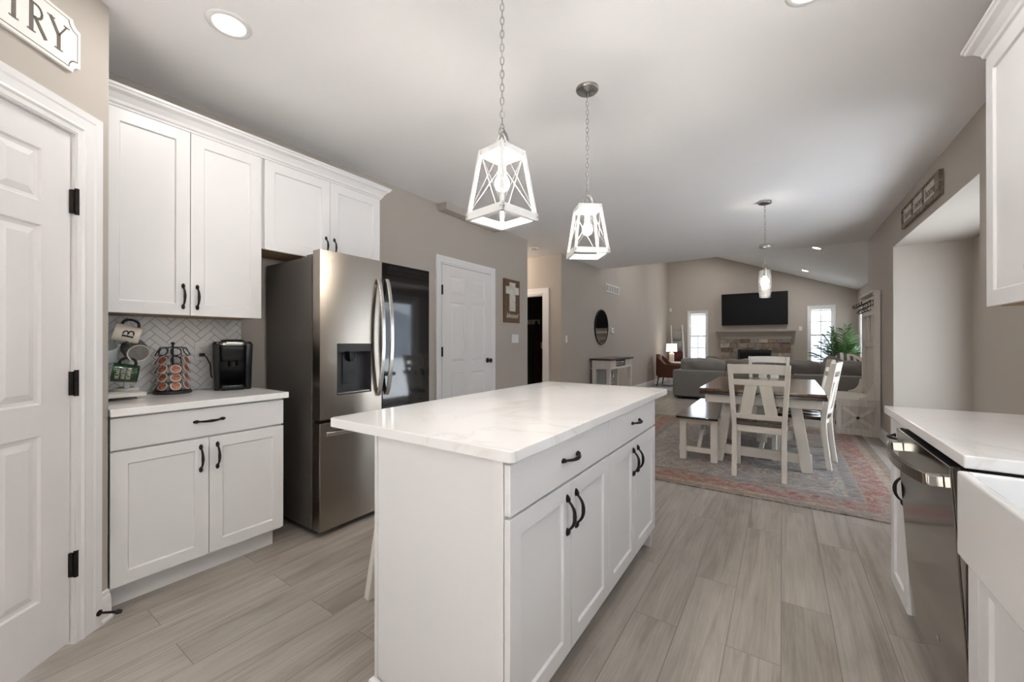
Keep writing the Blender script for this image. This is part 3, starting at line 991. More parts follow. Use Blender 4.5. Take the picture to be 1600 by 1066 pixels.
# windows ------------------------------------------------------------
def window(n, label, w, h, mx, blind=0.0, grid_lower=(2, 2), grid_upper=None, rail=0.5):
    """double-hung window in a wall opening; local x width, y height, z into the room, origin lower-left at wall face"""
    root = sthing('window_%d' % n, label, 'window', mx.translation)
    casing(w, h, mx, 0.022 if n < 4 else 0.05, True).build('window_casing', 'trim', root)
    b = MB()
    for x0, x1, y0, y1 in ((0, 0.03, 0, h), (w - 0.03, w, 0, h), (0.03, w - 0.03, 0, 0.03), (0.03, w - 0.03, h - 0.03, h)):
        b.box(x0, x1, y0, y1, -0.11, 0.0, mx)
    b.build('window_frame', 'trim', root)
    ry = h * rail
    for (y0, y1, z, grid, nm) in ((0.03, ry + 0.02, -0.06, grid_lower, 'lower_sash'), (ry - 0.02, h - 0.03, -0.085, grid_upper, 'upper_sash')):
        s_ = MB()
        t = 0.034
        s_.box(0.03, 0.03 + t, y0, y1, z - 0.012, z + 0.012, mx)
        s_.box(w - 0.03 - t, w - 0.03, y0, y1, z - 0.012, z + 0.012, mx)
        s_.box(0.03 + t, w - 0.03 - t, y0, y0 + t, z - 0.012, z + 0.012, mx)
        s_.box(0.03 + t, w - 0.03 - t, y1 - t, y1, z - 0.012, z + 0.012, mx)
        if grid:
            for k in range(1, grid[0]):
                x = 0.03 + t + (w - 0.06 - 2 * t) * k / grid[0]
                s_.box(x - 0.010, x + 0.010, y0 + t, y1 - t, z - 0.005, z + 0.005, mx)
            for k in range(1, grid[1]):
                y = y0 + t + (y1 - y0 - 2 * t) * k / grid[1]
                s_.box(0.03 + t, w - 0.03 - t, y - 0.010, y + 0.010, z - 0.005, z + 0.005, mx)
        so = s_.build(nm, 'trim', root)
        g = MB()
        g.box(0.06, w - 0.06, y0 + 0.03, y1 - 0.03, z - 0.002, z + 0.002, mx)
        g.build('pane', 'pane', so)
    s_ = MB()
    s_.box(-0.06, w + 0.06, -0.025, 0, -0.04, 0.03, mx)
    s_.build('window_sill', 'trim', root, 0.004)
    if blind:
        bl = MB()
        bl.box(0.032, w - 0.032, h - 0.03 - 0.055, h - 0.032, -0.050, -0.012, mx)
        for k in range(int(blind / 0.012)):
            y = h - 0.09 - k * 0.012
            bl.box(0.036, w - 0.036, y - 0.009, y, -0.048, -0.016, mx)
        bl.build('blind', 'blind', root)
    return root


farmx = lambda x: frame((1, 0, 0), (0, 0, 1), (x, YF, WB))      # local z -> -y (into room)
window(1, 'narrow white window left of the fireplace', WX[0][1] - WX[0][0], WT - WB, farmx(WX[0][0]), 0.07)
window(2, 'narrow white window right of the fireplace, palm beside it', WX[1][1] - WX[1][0], WT - WB, farmx(WX[1][0]), 0.05, (2, 2), (2, 2))
window(3, 'bright window on the living room right wall behind the palm', RW1 - RW0, 1.98 - WB, frame((0, -1, 0), (0, 0, 1), (XF, RW1, WB)))
window(4, 'wide window over the farmhouse sink', SW1 - SW0, SZ1 - SZ0, frame((0, -1, 0), (0, 0, 1), (XR, SW1, SZ0)), 0, None, None)
window(5, 'wide unseen window added behind the camera for daylight', BW1 - BW0, BZ1 - BZ0, frame((-1, 0, 0), (0, 0, 1), (BW1, YB, BZ0)), 0, None, None)  # never in view; added and sized for the daylight it lets in

# patio slider in the bay
r = sthing('door_4', 'white sliding patio door in the bay', 'door', (BX, PY0, 0))
pm_ = frame((0, -1, 0), (0, 0, 1), (BX, PY1, 0))
PWD = PY1 - PY0
casing(PWD, PZ1, pm_, 0.06).build('door_casing', 'trim', r)
b = MB()
b.box(0, 0.04, 0, PZ1, -0.1, 0, pm_); b.box(PWD - 0.04, PWD, 0, PZ1, -0.1, 0, pm_)
b.box(0.04, PWD - 0.04, PZ1 - 0.04, PZ1, -0.1, 0, pm_); b.box(0.04, PWD - 0.04, 0, 0.03, -0.1, 0, pm_)
b.build('door_frame', 'trim', r)
for x0, z in ((0.04, -0.035), (PWD / 2 - 0.03, -0.07)):
    p = MB()
    x1 = x0 + PWD / 2 - 0.01
    p.box(x0, x0 + 0.07, 0.03, PZ1 - 0.04, z - 0.016, z + 0.016, pm_); p.box(x1 - 0.07, x1, 0.03, PZ1 - 0.04, z - 0.016, z + 0.016, pm_)
    p.box(x0 + 0.07, x1 - 0.07, 0.03, 0.12, z - 0.016, z + 0.016, pm_); p.box(x0 + 0.07, x1 - 0.07, PZ1 - 0.11, PZ1 - 0.04, z - 0.016, z + 0.016, pm_)
    po = p.build('sliding_panel', 'trim', r)
    g = MB()
    g.box(x0 + 0.06, x1 - 0.06, 0.11, PZ1 - 0.10, z - 0.003, z + 0.003, pm_)
    g.build('pane', 'pane', po)

# pantry door
r = sthing('door_1', 'white six-panel pantry door with black hinges, left edge', 'door', (PC.x + PD.x * d0, PC.y + PD.y * d0, 0))
dm = PMX @ Matrix.Translation((d0, 0.012, -0.012))
sixpanel(dw, dh - 0.01, dm, 0.035, 0.108, 0.088).build('door_slab', 'door', r)
casing(dw + 0.012, dh + 0.010, PMX @ Matrix.Translation((d0 - 0.006, 0, 0)), 0.098).build('door_casing', 'trim', r)
b = MB()
b.box(d0 - 0.012, d0 - 0.003, 0, dh + 0.012, -T, 0.004, PMX); b.box(d0 + dw + 0.003, d0 + dw + 0.012, 0, dh + 0.012, -T, 0.004, PMX)
b.box(d0 - 0.003, d0 + dw + 0.003, dh + 0.004, dh + 0.013, -T, 0.004, PMX)
b.build('door_jamb', 'trim', r)
for hz in (1.765, 1.04, 0.318):
    b = MB()
    hm = PMX @ Matrix.Translation((d0 - 0.008, hz - 0.047, 0.0))
    b.box(-0.004, 0.014, 0, 0.094, -0.012, 0.003, hm)
    b.cyl(0.0075, -0.004, 0.100, hm @ Matrix.Translation((0.002, 0, 0.006)) @ Matrix.Rotation(-pi / 2, 4, 'X'), 12)
    b.build('hinge', 'bronze', r)
b = MB()
km = PMX @ Matrix.Translation((d0 + dw - 0.065, 0.96, -0.012))
b.lathe([(0.030, 0), (0.030, 0.006), (0.012, 0.010), (0.011, 0.03), (0.026, 0.045), (0.026, 0.058), (0.012, 0.068), (0, 0.069)], km, 20)
b.build('door_knob', 'bronze', r)

# left wall closet door
r = sthing('door_2', 'white six-panel closet door past the refrigerator', 'door', (XL, 3.11, 0))
LM = frame((0, 1, 0), (0, 0, 1), (XL, 3.11, 0))
sixpanel(0.86, 2.03, LM @ Matrix.Translation((0, 0.01, 0.0125)), 0.012, 0.125, 0.105).build('door_slab', 'door', r)
casing(0.868, 2.045, LM @ Matrix.Translation((-0.004, 0, 0)), 0.085).build('door_casing', 'trim', r)
b = MB()
b.box(-0.003, 0.863, 2.040, 2.044, 0.0015, 0.012, LM)
b.build('door_gap', 'gasket', r)
for hz in (1.765, 1.10):
    b = MB()
    b.box(-0.006, 0.014, hz - 0.05, hz + 0.05, 0.001, 0.017, LM)
    b.cyl(0.007, hz - 0.052, hz + 0.052, LM @ Matrix.Translation((0.0, 0, 0.018)) @ Matrix.Rotation(-pi / 2, 4, 'X'), 10)
    b.build('hinge', 'bronze', r)
b = MB()
b.lathe([(0.032, 0), (0.032, 0.006), (0.012, 0.012), (0.011, 0.032), (0.027, 0.046), (0.028, 0.058), (0.014, 0.068), (0, 0.069)],
        LM @ Matrix.Translation((0.795, 0.98, 0.0125)), 20)
b.build('door_knob', 'bronze', r)

# hall doorway
r = sthing('door_3', 'white cased doorway opening into the dark room off the hall', 'doorway', (HX0, 5.915, 0))
hm = frame((1, 0, 0), (0, 0, 1), (HX0, 5.915, 0))
casing(HX1 - HX0, HZ, hm, 0.11).build('door_casing', 'trim', r)
b = MB()
b.box(0, 0.018, 0, HZ, -0.115, 0.0, hm); b.box(HX1 - HX0 - 0.018, HX1 - HX0, 0, HZ, -0.115, 0, hm)
b.box(0.018, HX1 - HX0 - 0.018, HZ - 0.018, HZ, -0.115, 0, hm)
b.build('door_jamb', 'trim', r)


# baseboards
def base(name, path, label):
    struct(sweep_profile(BASEP, path).build(name, 'trim'), label, 'baseboard')


base('baseboard_left', [(XL, 4.08, 1, 0), (XL, 4.858, 1, 0)], 'white baseboard under the cross sign')
base('baseboard_living', [(XL, 5.915, 1, 0), (XL, YF, 1, 0)], 'tall white baseboard along the living room left wall')
base('baseboard_hall', [(HX1 + 0.11, 5.915, 0, -1), (XL, 5.915, 0, -1)], 'white baseboard beside the hall doorway')
base('baseboard_right', [(XR, 2.50, -1, 0), (XR, 3.722, -1, 0)], 'white baseboard beyond the right counter')
base('baseboard_entry', [(XR + 0.1, 6.08, 0, -1), (XR, 6.08, -1, -1), (XR, 7.66, -1, 0)], 'white baseboard behind the hall tree')
base('baseboard_bay', [(BX, 6.08, 0, -1), (XR + 0.1, 6.08, 0, -1)], 'white baseboard inside the bay')
base('baseboard_far', [(XL, YF, 0, -1), (-1.55, YF, 0, -1)], 'white baseboard left of the fireplace')
base('baseboard_corner', [(0.25, YF, 0, -1), (XF, YF, 0, -1)], 'white baseboard right of the fireplace')
q = PC + PD * 0.052
base('baseboard_pantry', [(q.x, q.y, PN.x, PN.y), (PC.x, PC.y, PN.x, PN.y)], 'short white baseboard at the pantry corner')

# outdoors: pale winter lawn and a line of bare trees
b = MB()
b.box(-40, 40, -30, 60, -0.5, -0.45)
tag(b.build('lawn', 'lawn'), 'pale winter lawn outside the windows', 'lawn', kind='structure')
b = MB()
P, F = [], []
NA, NB = 90, 10
for i in range(NA + 1):
    a = radians(-60 + 220 * i / NA)
    for k in range(NB + 1):
        r_ = 34 + k * 1.6
        h = 6.5 * (k / NB) ** 0.8 * (0.75 + 0.35 * noise.noise(Vector((i * 0.35, k * 0.4, 0)))) + 1.2 * noise.noise(Vector((i * 1.3, k * 1.7, 4)))
        P.append((r_ * cos(a), 6 + r_ * sin(a), -0.47 + max(0, h) * (k > 0)))
for i in range(NA):
    for k in range(NB):
        q = i * (NB + 1) + k
        F.append((q, q + NB + 1, q + NB + 2, q + 1))
b.add(P, F, None, True)
tag(b.build('wooded_hillside', 'woods'), 'hazy wooded hillside beyond the lawn outside the windows', 'hillside', kind='structure')

# daylight comes in through these openings
portal(((BW0 + BW1) / 2, YB - 0.06, 1.3), (radians(90), 0, 0), BW1 - BW0, BZ1 - BZ0)
portal((XR + 0.06, (SW0 + SW1) / 2, (SZ0 + SZ1) / 2), (radians(90), 0, radians(90)), SW1 - SW0, SZ1 - SZ0)
portal((BX + 0.05, (PY0 + PY1) / 2, PZ1 / 2), (radians(90), 0, radians(90)), PY1 - PY0, PZ1)
for x0, x1 in WX: portal(((x0 + x1) / 2, YF + 0.06, (WB + WT) / 2), (radians(-90), 0, 0), x1 - x0, WT - WB)

# recessed lights
for i, (x, y) in enumerate(KITCHEN_CANS):
    lb = ['recessed ceiling light above the left cabinets', 'recessed ceiling light at the top edge of the photo', 'recessed ceiling light behind the sink run',
          'recessed ceiling light behind the camera'][i]
    t = thing('recessed_light', lb, 'ceiling light', (x, y, CZ), 0, 'recessed ceiling lights')
    b = MB()
    b.lathe([(0.062, -0.001), (0.066, -0.006), (0.088, -0.004), (0.090, 0.0)], Matrix.Translation((x, y, CZ)), 32, cap=False)
    b.build('trim_ring', 'whiteplastic', t)
    b = MB()
    b.lathe([(0.0, -0.0045), (0.064, -0.0045)], Matrix.Translation((x, y, CZ)), 32)
    b.build('lens', 'lens', t)
    lamp('can_lamp', 'AREA', (x, y, CZ - 0.012), CAN_POWER, CAN, 0.13)
for i, (x, y) in enumerate(LIVING_CANS):
    lb = ['recessed light on the sloped ceiling nearer the right window', 'recessed light on the slope at the edge of the flat ceiling',
          'recessed light on the sloped ceiling over the armchair', 'recessed light on the sloped ceiling over the sofa'][i]
    z = vault_z(x)
    t = thing('recessed_light', lb, 'ceiling light', (x, y, z), 0, 'recessed ceiling lights')
    nrm = Vector((0.38, 0, 1)).normalized()
    mx = zframe(nrm, (x, y, z))
    b = MB()
    b.lathe([(0.062, -0.001), (0.066, -0.006), (0.088, -0.004), (0.090, 0.0)], mx, 28, cap=False)
    b.build('trim_ring', 'whiteplastic', t)
    b = MB()
    b.lathe([(0.0, -0.0045), (0.064, -0.0045)], mx, 28)
    b.build('lens', 'lens', t)
    a = math.atan(0.38)
    lamp('can_lamp', 'AREA', Vector((x, y, z)) - nrm * 0.012, CAN_POWER * 2.7, CAN, 0.13, (0, a, 0))


# ------------------------------------------------------------------ kitchen, left run
def faceX(x, y0, z0): return frame((0, 1, 0), (0, 0, 1), (x, y0, z0))     # faces +x, local x = +y


def faceXn(x, y1, z0): return frame((0, -1, 0), (0, 0, 1), (x, y1, z0))   # faces -x, local x = -y


def vert(mx, x, y): return mx @ Matrix.Translation((x, y, 0))


def horiz(mx, x, y): return mx @ Matrix.Translation((x, y, 0)) @ Matrix.Rotation(pi / 2, 4, 'Z')


LY0, LY1, LYM = 0.462, 1.196, 0.828
t = thing('base_cabinet', 'white base cabinet with one drawer under the coffee counter', 'cabinet', (-2.73, 0.829, 0))
b = MB()
b.box(XL + 0.025, -2.462, LY0 + 0.004, LY1 - 0.002, 0.105, 0.875)
b.build('body', 'cab', t)
b = MB()
b.box(-2.56, -2.525, LY0, LY1 - 0.02, 0.0, 0.105)
b.build('toe_kick', 'cab', t)
fx = -2.44
b = MB()
b.box(fx - 0.02, fx, LY0, LY1, 0.724, 0.866)
d = b.build('drawer', 'cab', t, 0.002)
pull(0.135, horiz(faceX(fx, LY0, 0), 0.367, 0.803)).build('handle', 'bronze', d)
for y0, y1, hx in ((LY0, LYM - 0.0015, LYM - 0.036), (LYM + 0.0015, LY1, LYM + 0.036)):
    d = shaker(y1 - y0, 0.597, faceX(fx, y0, 0.118), 0.02, 0.058).build('door', 'cab', t, 0.0015)
    pull(0.135, vert(faceX(fx, 0, 0), hx, 0.615)).build('handle', 'bronze', d)

b = MB()
b.box(XL, -2.412, LY0 - 0.004, 1.214, 0.876, 0.910)
tag(b.build('countertop', 'quartz', None, 0.003), 'white quartz countertop under the coffee maker', 'countertop')

# herringbone splash
b = MB()
b.box(XL, XL + 0.004, 0.457, 1.203, 0.910, 1.352)
bs = b.build('wall_backsplash', 'grout')
struct(bs, 'white herringbone tile backsplash behind the coffee maker', 'backsplash')


def clip(poly, x0, x1, y0, y1):
    for ax, v, sgn in ((0, x0, 1), (0, x1, -1), (1, y0, 1), (1, y1, -1)):
        out = []
        for i in range(len(poly)):
            a, c = poly[i], poly[(i + 1) % len(poly)]
            ia, ic = (a[ax] - v) * sgn >= 0, (c[ax] - v) * sgn >= 0
            if ia: out.append(a)
            if ia != ic:
                q = (v - a[ax]) / (c[ax] - a[ax])
                out.append((a[0] + (c[0] - a[0]) * q, a[1] + (c[1] - a[1]) * q))
        poly = out
        if len(poly) < 3: return None
    return poly


b = MB()
tw, tl, g = 0.0345, 0.1035, 0.0024
ca = sqrt(0.5)
for i in range(-30, 31):
    for j in range(-12, 13):
        for kind in (0, 1):
            bx, by = i * tw, i * tw
            bx += j * (tl * 2)
            if kind == 0: p = [(bx, by), (bx + tl, by), (bx + tl, by + tw), (bx, by + tw)]
            else: p = [(bx + tl, by - 2 * tw), (bx + tl + tw, by - 2 * tw), (bx + tl + tw, by + tw), (bx + tl, by + tw)]
            cx_, cy_ = (p[0][0] + p[2][0]) / 2, (p[0][1] + p[2][1]) / 2
            p = [(x + (g / 2 if x < cx_ else -g / 2), y + (g / 2 if y < cy_ else -g / 2)) for x, y in p]
            p = [((x - y) * ca + 0.83, (x + y) * ca + 1.13) for x, y in p]
            p = clip(p, 0.459, 1.200, 0.912, 1.350)
            if p: b.prism(p, 0.004, 0.0085, frame((0, 1, 0), (0, 0, 1), (XL, 0, 0)))
b.build('tiles', 'tile', bs)

# wall cabinets
UF = -2.72


def wall_cabinet(label, y0, ym, y1, z0, z1, hz, gaps=(0.0, 0.0)):
    t = thing('wall_cabinet', label, 'cabinet', ((XL + UF) / 2, (y0 + y1) / 2, z0))
    b = MB()
    b.box(XL, UF - 0.021, y0, y1, z0 + 0.006, z1)
    b.build('body', 'cab', t)
    b = MB()
    b.box(XL + 0.012, UF - 0.030, y0 + 0.016, y1 - 0.016, z0 + 0.001, z0 + 0.0058)
    b.build('underside', 'birch', t)
    a0, a1 = y0 + gaps[0], y1 - gaps[1]
    for p0, p1, hx in ((a0, ym - 0.0015, ym - 0.032), (ym + 0.0015, a1, ym + 0.032)):
        d = shaker(p1 - p0, z1 - z0 - 0.004, faceX(UF, p0, z0), 0.02, 0.062).build('door', 'cab', t, 0.0015)
        pull(0.135, vert(faceX(UF, 0, 0), hx, hz)).build('handle', 'bronze', d)
    return t


wall_cabinet('tall white double-door wall cabinet above the coffee counter', 0.462, 0.833, 1.198, 1.352, 2.372, 1.455, (0.022, 0.0))
wall_cabinet('short white double-door wall cabinet above the refrigerator', 1.204, 1.660, 2.098, 1.795, 2.372, 1.895, (0.012, 0.006))
b = sweep_profile(CROWN, [(UF - 0.018, 0.457, 1, 0), (UF - 0.018, 2.098, 1, 1), (XL, 2.098, 0, 1)], 2.373)
tag(b.build('crown_molding', 'cab'), 'white crown molding along the top of the left wall cabinets', 'molding')

# refrigerator -------------------------------------------------------
FX = -2.319
FY0, FY1, FYM = 1.350, 2.252, 1.802
t = thing('refrigerator', 'stainless french-door refrigerator with black glass right door and ice dispenser', 'refrigerator', (-2.66, 1.80, 0))
b = MB()
b.box(XL + 0.03, -2.412, FY0, FY1, 0.045, 1.738)
b.build('body', 'steelside', t, 0.004)
b = MB()
b.box(XL + 0.06, -2.40, FY0 + 0.02, FY1 - 0.02, 0.012, 0.045)
for yy in (FY0 + 0.06, FY1 - 0.06):
    for xx in (-2.90, -2.46): b.cyl(0.02, 0, 0.02, Matrix.Translation((xx, yy, 0)), 12)
b.build('base_grille', 'gasket', t)
b = MB()
b.box(-2.412, -2.402, FY0 + 0.012, FY1 - 0.012, 0.06, 1.735)
b.build('door_gasket', 'gasket', t)
DT = 0.078
# left door with a dispenser recess
dy0, dy1, dz0, dz1 = 1.462, 1.716, 0.868, 1.195
z0, z1 = 0.728, 1.770
b = MB()
x0 = FX - DT
b.box(x0, FX, FY0, dy0, z0, z1); b.box(x0, FX, dy1, FYM - 0.003, z0, z1)
b.box(x0, FX, dy0, dy1, z0, dz0); b.box(x0, FX, dy0, dy1, dz1, z1)
bmesh.ops.remove_doubles(b.bm, verts=b.bm.verts[:], dist=1e-5)
b.box(x0, x0 + 0.012, dy0, dy1, dz0, dz1)
ld = b.build('left_door', 'steel', t)
b = MB()
for a in ((dy0, dy0 + 0.007, dz0, dz1), (dy1 - 0.007, dy1, dz0, dz1), (dy0, dy1, dz0, dz0 + 0.007), (dy0, dy1, dz1 - 0.052, dz1)):
    b.box(FX - 0.060, FX + 0.0015, *a)
b.box(FX - 0.064, FX - 0.060, dy0, dy1, dz0, dz1)
dp = b.build('dispenser', 'gasket', ld, 0.001)
b = MB()
b.cyl(0.022, 0, 0.05, Matrix.Translation((FX - 0.032, 1.585, dz1 - 0.10)), 18)
b.cyl(0.013, -0.018, 0, Matrix.Translation((FX - 0.032, 1.585, dz1 - 0.10)), 14)
b.box(FX - 0.058, FX - 0.052, 1.535, 1.635, dz0 + 0.06, dz1 - 0.075)
b.build('nozzle_paddle', 'black', ld)
b = MB()
b.box(FX - 0.058, FX - 0.004, dy0 + 0.009, dy1 - 0.009, dz0 + 0.008, dz0 + 0.014)
b.build('drip_tray', 'nickel', ld)
# right door: steel shell with black glass front
b = MB()
b.box(x0, FX - 0.006, FYM + 0.003, FY1, z0, z1 - 0.004)
rd = b.build('right_door', 'steel', t, 0.003)
b = MB()
b.box(FX - 0.006, FX + 0.002, FYM + 0.004, FY1 - 0.001, z0 + 0.001, z1 - 0.005)
b.build('glass_front', 'blackglass', rd, 0.002)
b = MB()
b.box(x0, FX, FY0, FY1, 0.045, 0.706)
fd = b.build('freezer_drawer', 'steel', t, 0.004)


def bow_handle(a, c, out, bow, w=0.026, d=0.014, up=(0, 0, 1), mount=0.0):
    b = MB()
    a, c, out = Vector(a), Vector(c), Vector(out)
    n = 20
    pts = []
    for i in range(n + 1):
        s = i / n
        k = 1 - (2 * s - 1) ** 4
        pts.append(a.lerp(c, s) + out * (0.004 + bow * sin(pi * s) ** 0.62))
    side = (c - a).normalized().cross(out)
    rr = [0.5] * (n + 1)
    P = []
    for i, p in enumerate(pts):
        tq = (pts[min(n, i + 1)] - pts[max(0, i - 1)]).normalized()
        nn = side.cross(tq).normalized()
        for u, v in ((-1, -1), (1, -1), (1, 1), (-1, 1)):
            P.append(p + side * (u * w / 2) + nn * (v * d / 2))
    F = [(3, 2, 1, 0), tuple(4 * n + q for q in range(4))]
    for i in range(n): F += [(4 * i + q, 4 * i + (q + 1) % 4, 4 * i + 4 + (q + 1) % 4, 4 * i + 4 + q) for q in range(4)]
    b.add(P, F)
    return b


bow_handle((FX, 1.768, 0.835), (FX, 1.768, 1.648), (1, 0, 0), 0.058, 0.030).build('door_handle', 'handle_steel', ld, 0.004, 3)
bow_handle((FX + 0.002, 1.838, 0.835), (FX + 0.002, 1.838, 1.648), (1, 0, 0), 0.058, 0.030).build('door_handle', 'handle_steel', rd, 0.004, 3)
bow_handle((FX, 1.39, 0.636), (FX, 2.21, 0.636), (1, 0, 0), 0.050, 0.028).build('drawer_handle', 'handle_steel', fd, 0.004, 3)
for y0 in (FY0 + 0.015, FY1 - 0.085):
    b = MB()
    b.box(-2.50, FX - 0.03, y0, y0 + 0.07, 1.739, 1.757)
    b.box(-2.56, -2.42, y0 + 0.005, y0 + 0.06, 1.739, 1.75)
    b.build('hinge_cover', 'steelside', t, 0.004)
b = MB()
b.ball(0.006, (FX - 0.045, FY1 + 0.004, 1.42), 10)
b.build('door_screw', 'chrome', t)

# outlet on the splash, cord belongs to the coffee maker
def outlet(name, label, mx, kind='duplex'):
    t = thing(name, label, 'outlet' if kind == 'duplex' else 'switch', mx.translation)
    gang = {'duplex': 1, 'single': 1, 'triple': 3}[kind]
    w = 0.07 + 0.046 * (gang - 1)
    b = MB()
    b.box(-w / 2, w / 2, -0.057, 0.057, 0, 0.006, mx)
    b.build('cover_plate', 'whiteplastic', t, 0.003)
    for k in range(gang):
        x = (k - (gang - 1) / 2) * 0.046
        if kind == 'duplex':
            for y in (-0.021, 0.021):
                b = MB()
                b.prism([(x + 0.017 * cos(a), y + 0.0145 * sin(a)) for a in [2 * pi * i / 16 for i in range(16)]], 0.006, 0.0075, mx)
                so = b.build('socket', 'whiteplastic', t)
                b = MB()
                b.box(x - 0.0085, x - 0.0060, y - 0.002, y + 0.006, 0.0075, 0.0079, mx)
                b.box(x + 0.0060, x + 0.0085, y - 0.002, y + 0.006, 0.0075, 0.0079, mx)
                b.cyl(0.0025, 0.0075, 0.0079, mx @ Matrix.Translation((x, y - 0.008, 0)), 8)
                b.build('slots', 'matblack', so)
        else:
            b = MB()
            b.add([(x - 0.016, -0.033, 0.006), (x + 0.016, -0.033, 0.006), (x + 0.016, 0.033, 0.006), (x - 0.016, 0.033, 0.006),
                   (x - 0.016, -0.033, 0.0065), (x + 0.016, -0.033, 0.0065), (x + 0.016, 0.0, 0.0075), (x - 0.016, 0.0, 0.0075), (x + 0.016, 0.033, 0.011), (x - 0.016, 0.033, 0.011)],
                  [(4, 5, 6, 7), (7, 6, 8, 9), (0, 1, 5, 4), (2, 3, 9, 8), (1, 2, 8, 6, 5), (3, 0, 4, 7, 9)], mx)
            b.build('rocker', 'whiteplastic', t)
    return t


OM = faceX(XL + 0.0088, 0.978, 1.147)
outlet('wall_outlet', 'white duplex outlet in the tile with a black plug', OM)

# coffee maker (faces the camera)
t = thing('coffee_maker', 'black single-serve coffee maker with silver lid band', 'coffee maker', (-2.865, 1.095, 0.910), radians(-20))
A = Matrix.Identity(4)
loc0 = t.location.copy(); rot0 = t.rotation_euler.copy()
t.location = (0, 0, 0); t.rotation_euler = (0, 0, 0)


def rrect(hx, hy, r, n=5):
    o = []
    for cx, cy, a in ((hx - r, hy - r, 0), (-hx + r, hy - r, 90), (-hx + r, -hy + r, 180), (hx - r, -hy + r, 270)):
        o += [(cx + r * cos(radians(a + 90 * i / n)), cy + r * sin(radians(a + 90 * i / n))) for i in range(n + 1)]
    return o


def loft(b, levels, cap=True):
    """levels: (list of xy, z)"""
    n = len(levels[0][0])
    P = [(x, y, z) for pl, z in levels for x, y in pl]
    F = []
    for i in range(len(levels) - 1):
        F += [(i * n + k, i * n + (k + 1) % n, (i + 1) * n + (k + 1) % n, (i + 1) * n + k) for k in range(n)]
    if cap: F += [tuple(range(n - 1, -1, -1)), tuple(range((len(levels) - 1) * n, len(levels) * n))]
    b.add(P, F)
    for f_ in b.bm.faces: f_.smooth = len(f_.verts) == 4
    return b


sh = lambda pl, dx: [(x + dx, y) for x, y in pl]
# rear tower
b = MB()
loft(b, [(sh(rrect(0.050, 0.090, 0.03), -0.055), 0.0), (sh(rrect(0.053, 0.100, 0.03), -0.055), 0.20), (sh(rrect(0.055, 0.106, 0.03), -0.055), 0.285), (sh(rrect(0.048, 0.098, 0.03), -0.055), 0.297)])
b.build('body', 'black', t)
# side columns framing the cup bay
b = MB()
for s in (-1, 1):
    p = [(-0.01, s * 0.068), (0.078, s * 0.064), (0.070, s * 0.092), (-0.01, s * 0.1)]
    q = [(-0.01, s * 0.070), (0.088, s * 0.066), (0.080, s * 0.100), (-0.01, s * 0.108)]
    loft(b, [(p, 0.0), (q, 0.285)])
b.build('side_column', 'black', t, 0.004)
b = MB()
loft(b, [(sh(rrect(0.045, 0.060, 0.02), 0.044), 0.178), (sh(rrect(0.050, 0.064, 0.02), 0.044), 0.25), (sh(rrect(0.05, 0.066, 0.02), 0.044), 0.272)])
b.cyl(0.026, 0.145, 0.178, Matrix.Translation((0.048, 0, 0)), 18)
b.build('brew_head', 'black', t)
b = MB()
loft(b, [(sh(rrect(0.098, 0.080, 0.05), 0.0), 0.273), (sh(rrect(0.102, 0.084, 0.05), 0.0), 0.284), (sh(rrect(0.094, 0.076, 0.05), 0.0), 0.299)])
b.build('lid_band', 'chrome', t)
b = MB()
loft(b, [(sh(rrect(0.080, 0.064, 0.05), 0.004), 0.299), (sh(rrect(0.074, 0.058, 0.05), 0.004), 0.308), (sh(rrect(0.05, 0.04, 0.035), 0.004), 0.311)])
b.build('lid', 'black', t)
b = MB()
loft(b, [(sh(rrect(0.045, 0.062, 0.015), 0.052), 0.0), (sh(rrect(0.045, 0.062, 0.015), 0.052), 0.030)])
for k in range(7): b.box(0.012, 0.092, -0.050 + k * 0.0155, -0.043 + k * 0.0155, 0.030, 0.033)
b.build('drip_tray', 'black', t)
t.location = loc0; t.rotation_euler = rot0
b = MB()
R = Matrix.Rotation(radians(20), 4, 'Z')
wl = lambda p: R @ (Vector(p) - Vector(loc0))
plug = Vector((XL + 0.0175, 0.978, 1.126))
cp = [plug + Vector((0.02, 0, 0)), plug + Vector((0.045, 0.008, -0.012)), plug + Vector((0.05, 0.028, -0.06)), plug + Vector((0.04, 0.035, -0.13)), plug + Vector((0.045, 0.06, -0.175)),
      plug + Vector((0.06, 0.10, -0.19)), plug + Vector((0.075, 0.13, -0.195))]
b.tube([wl(p) for p in cp], 0.0036, 8)
b.tube([wl((-2.95, 1.17, 0.935)), wl((-2.94, 1.205, 0.935)), wl((-2.94, 1.225, 0.934))], 0.004, 8)
c_ = MB()
pts = [wl(plug + Vector(v)) for v in ((0.0, -0.014, 0.010), (0.0, 0.014, 0.010), (0.0, 0.014, -0.012), (0.0, -0.014, -0.012),
                                      (0.024, -0.010, 0.008), (0.024, 0.010, 0.008), (0.024, 0.010, -0.010), (0.024, -0.010, -0.010))]
t.location = (0, 0, 0)
co = b.build('power_cord', 'cordblack', t)
c_.add(pts, [(0, 1, 2, 3), (7, 6, 5, 4), (0, 4, 5, 1), (1, 5, 6, 2), (2, 6, 7, 3), (3, 7, 4, 0)])
c_.build('plug', 'cordblack', co, 0.002)
t.location = loc0

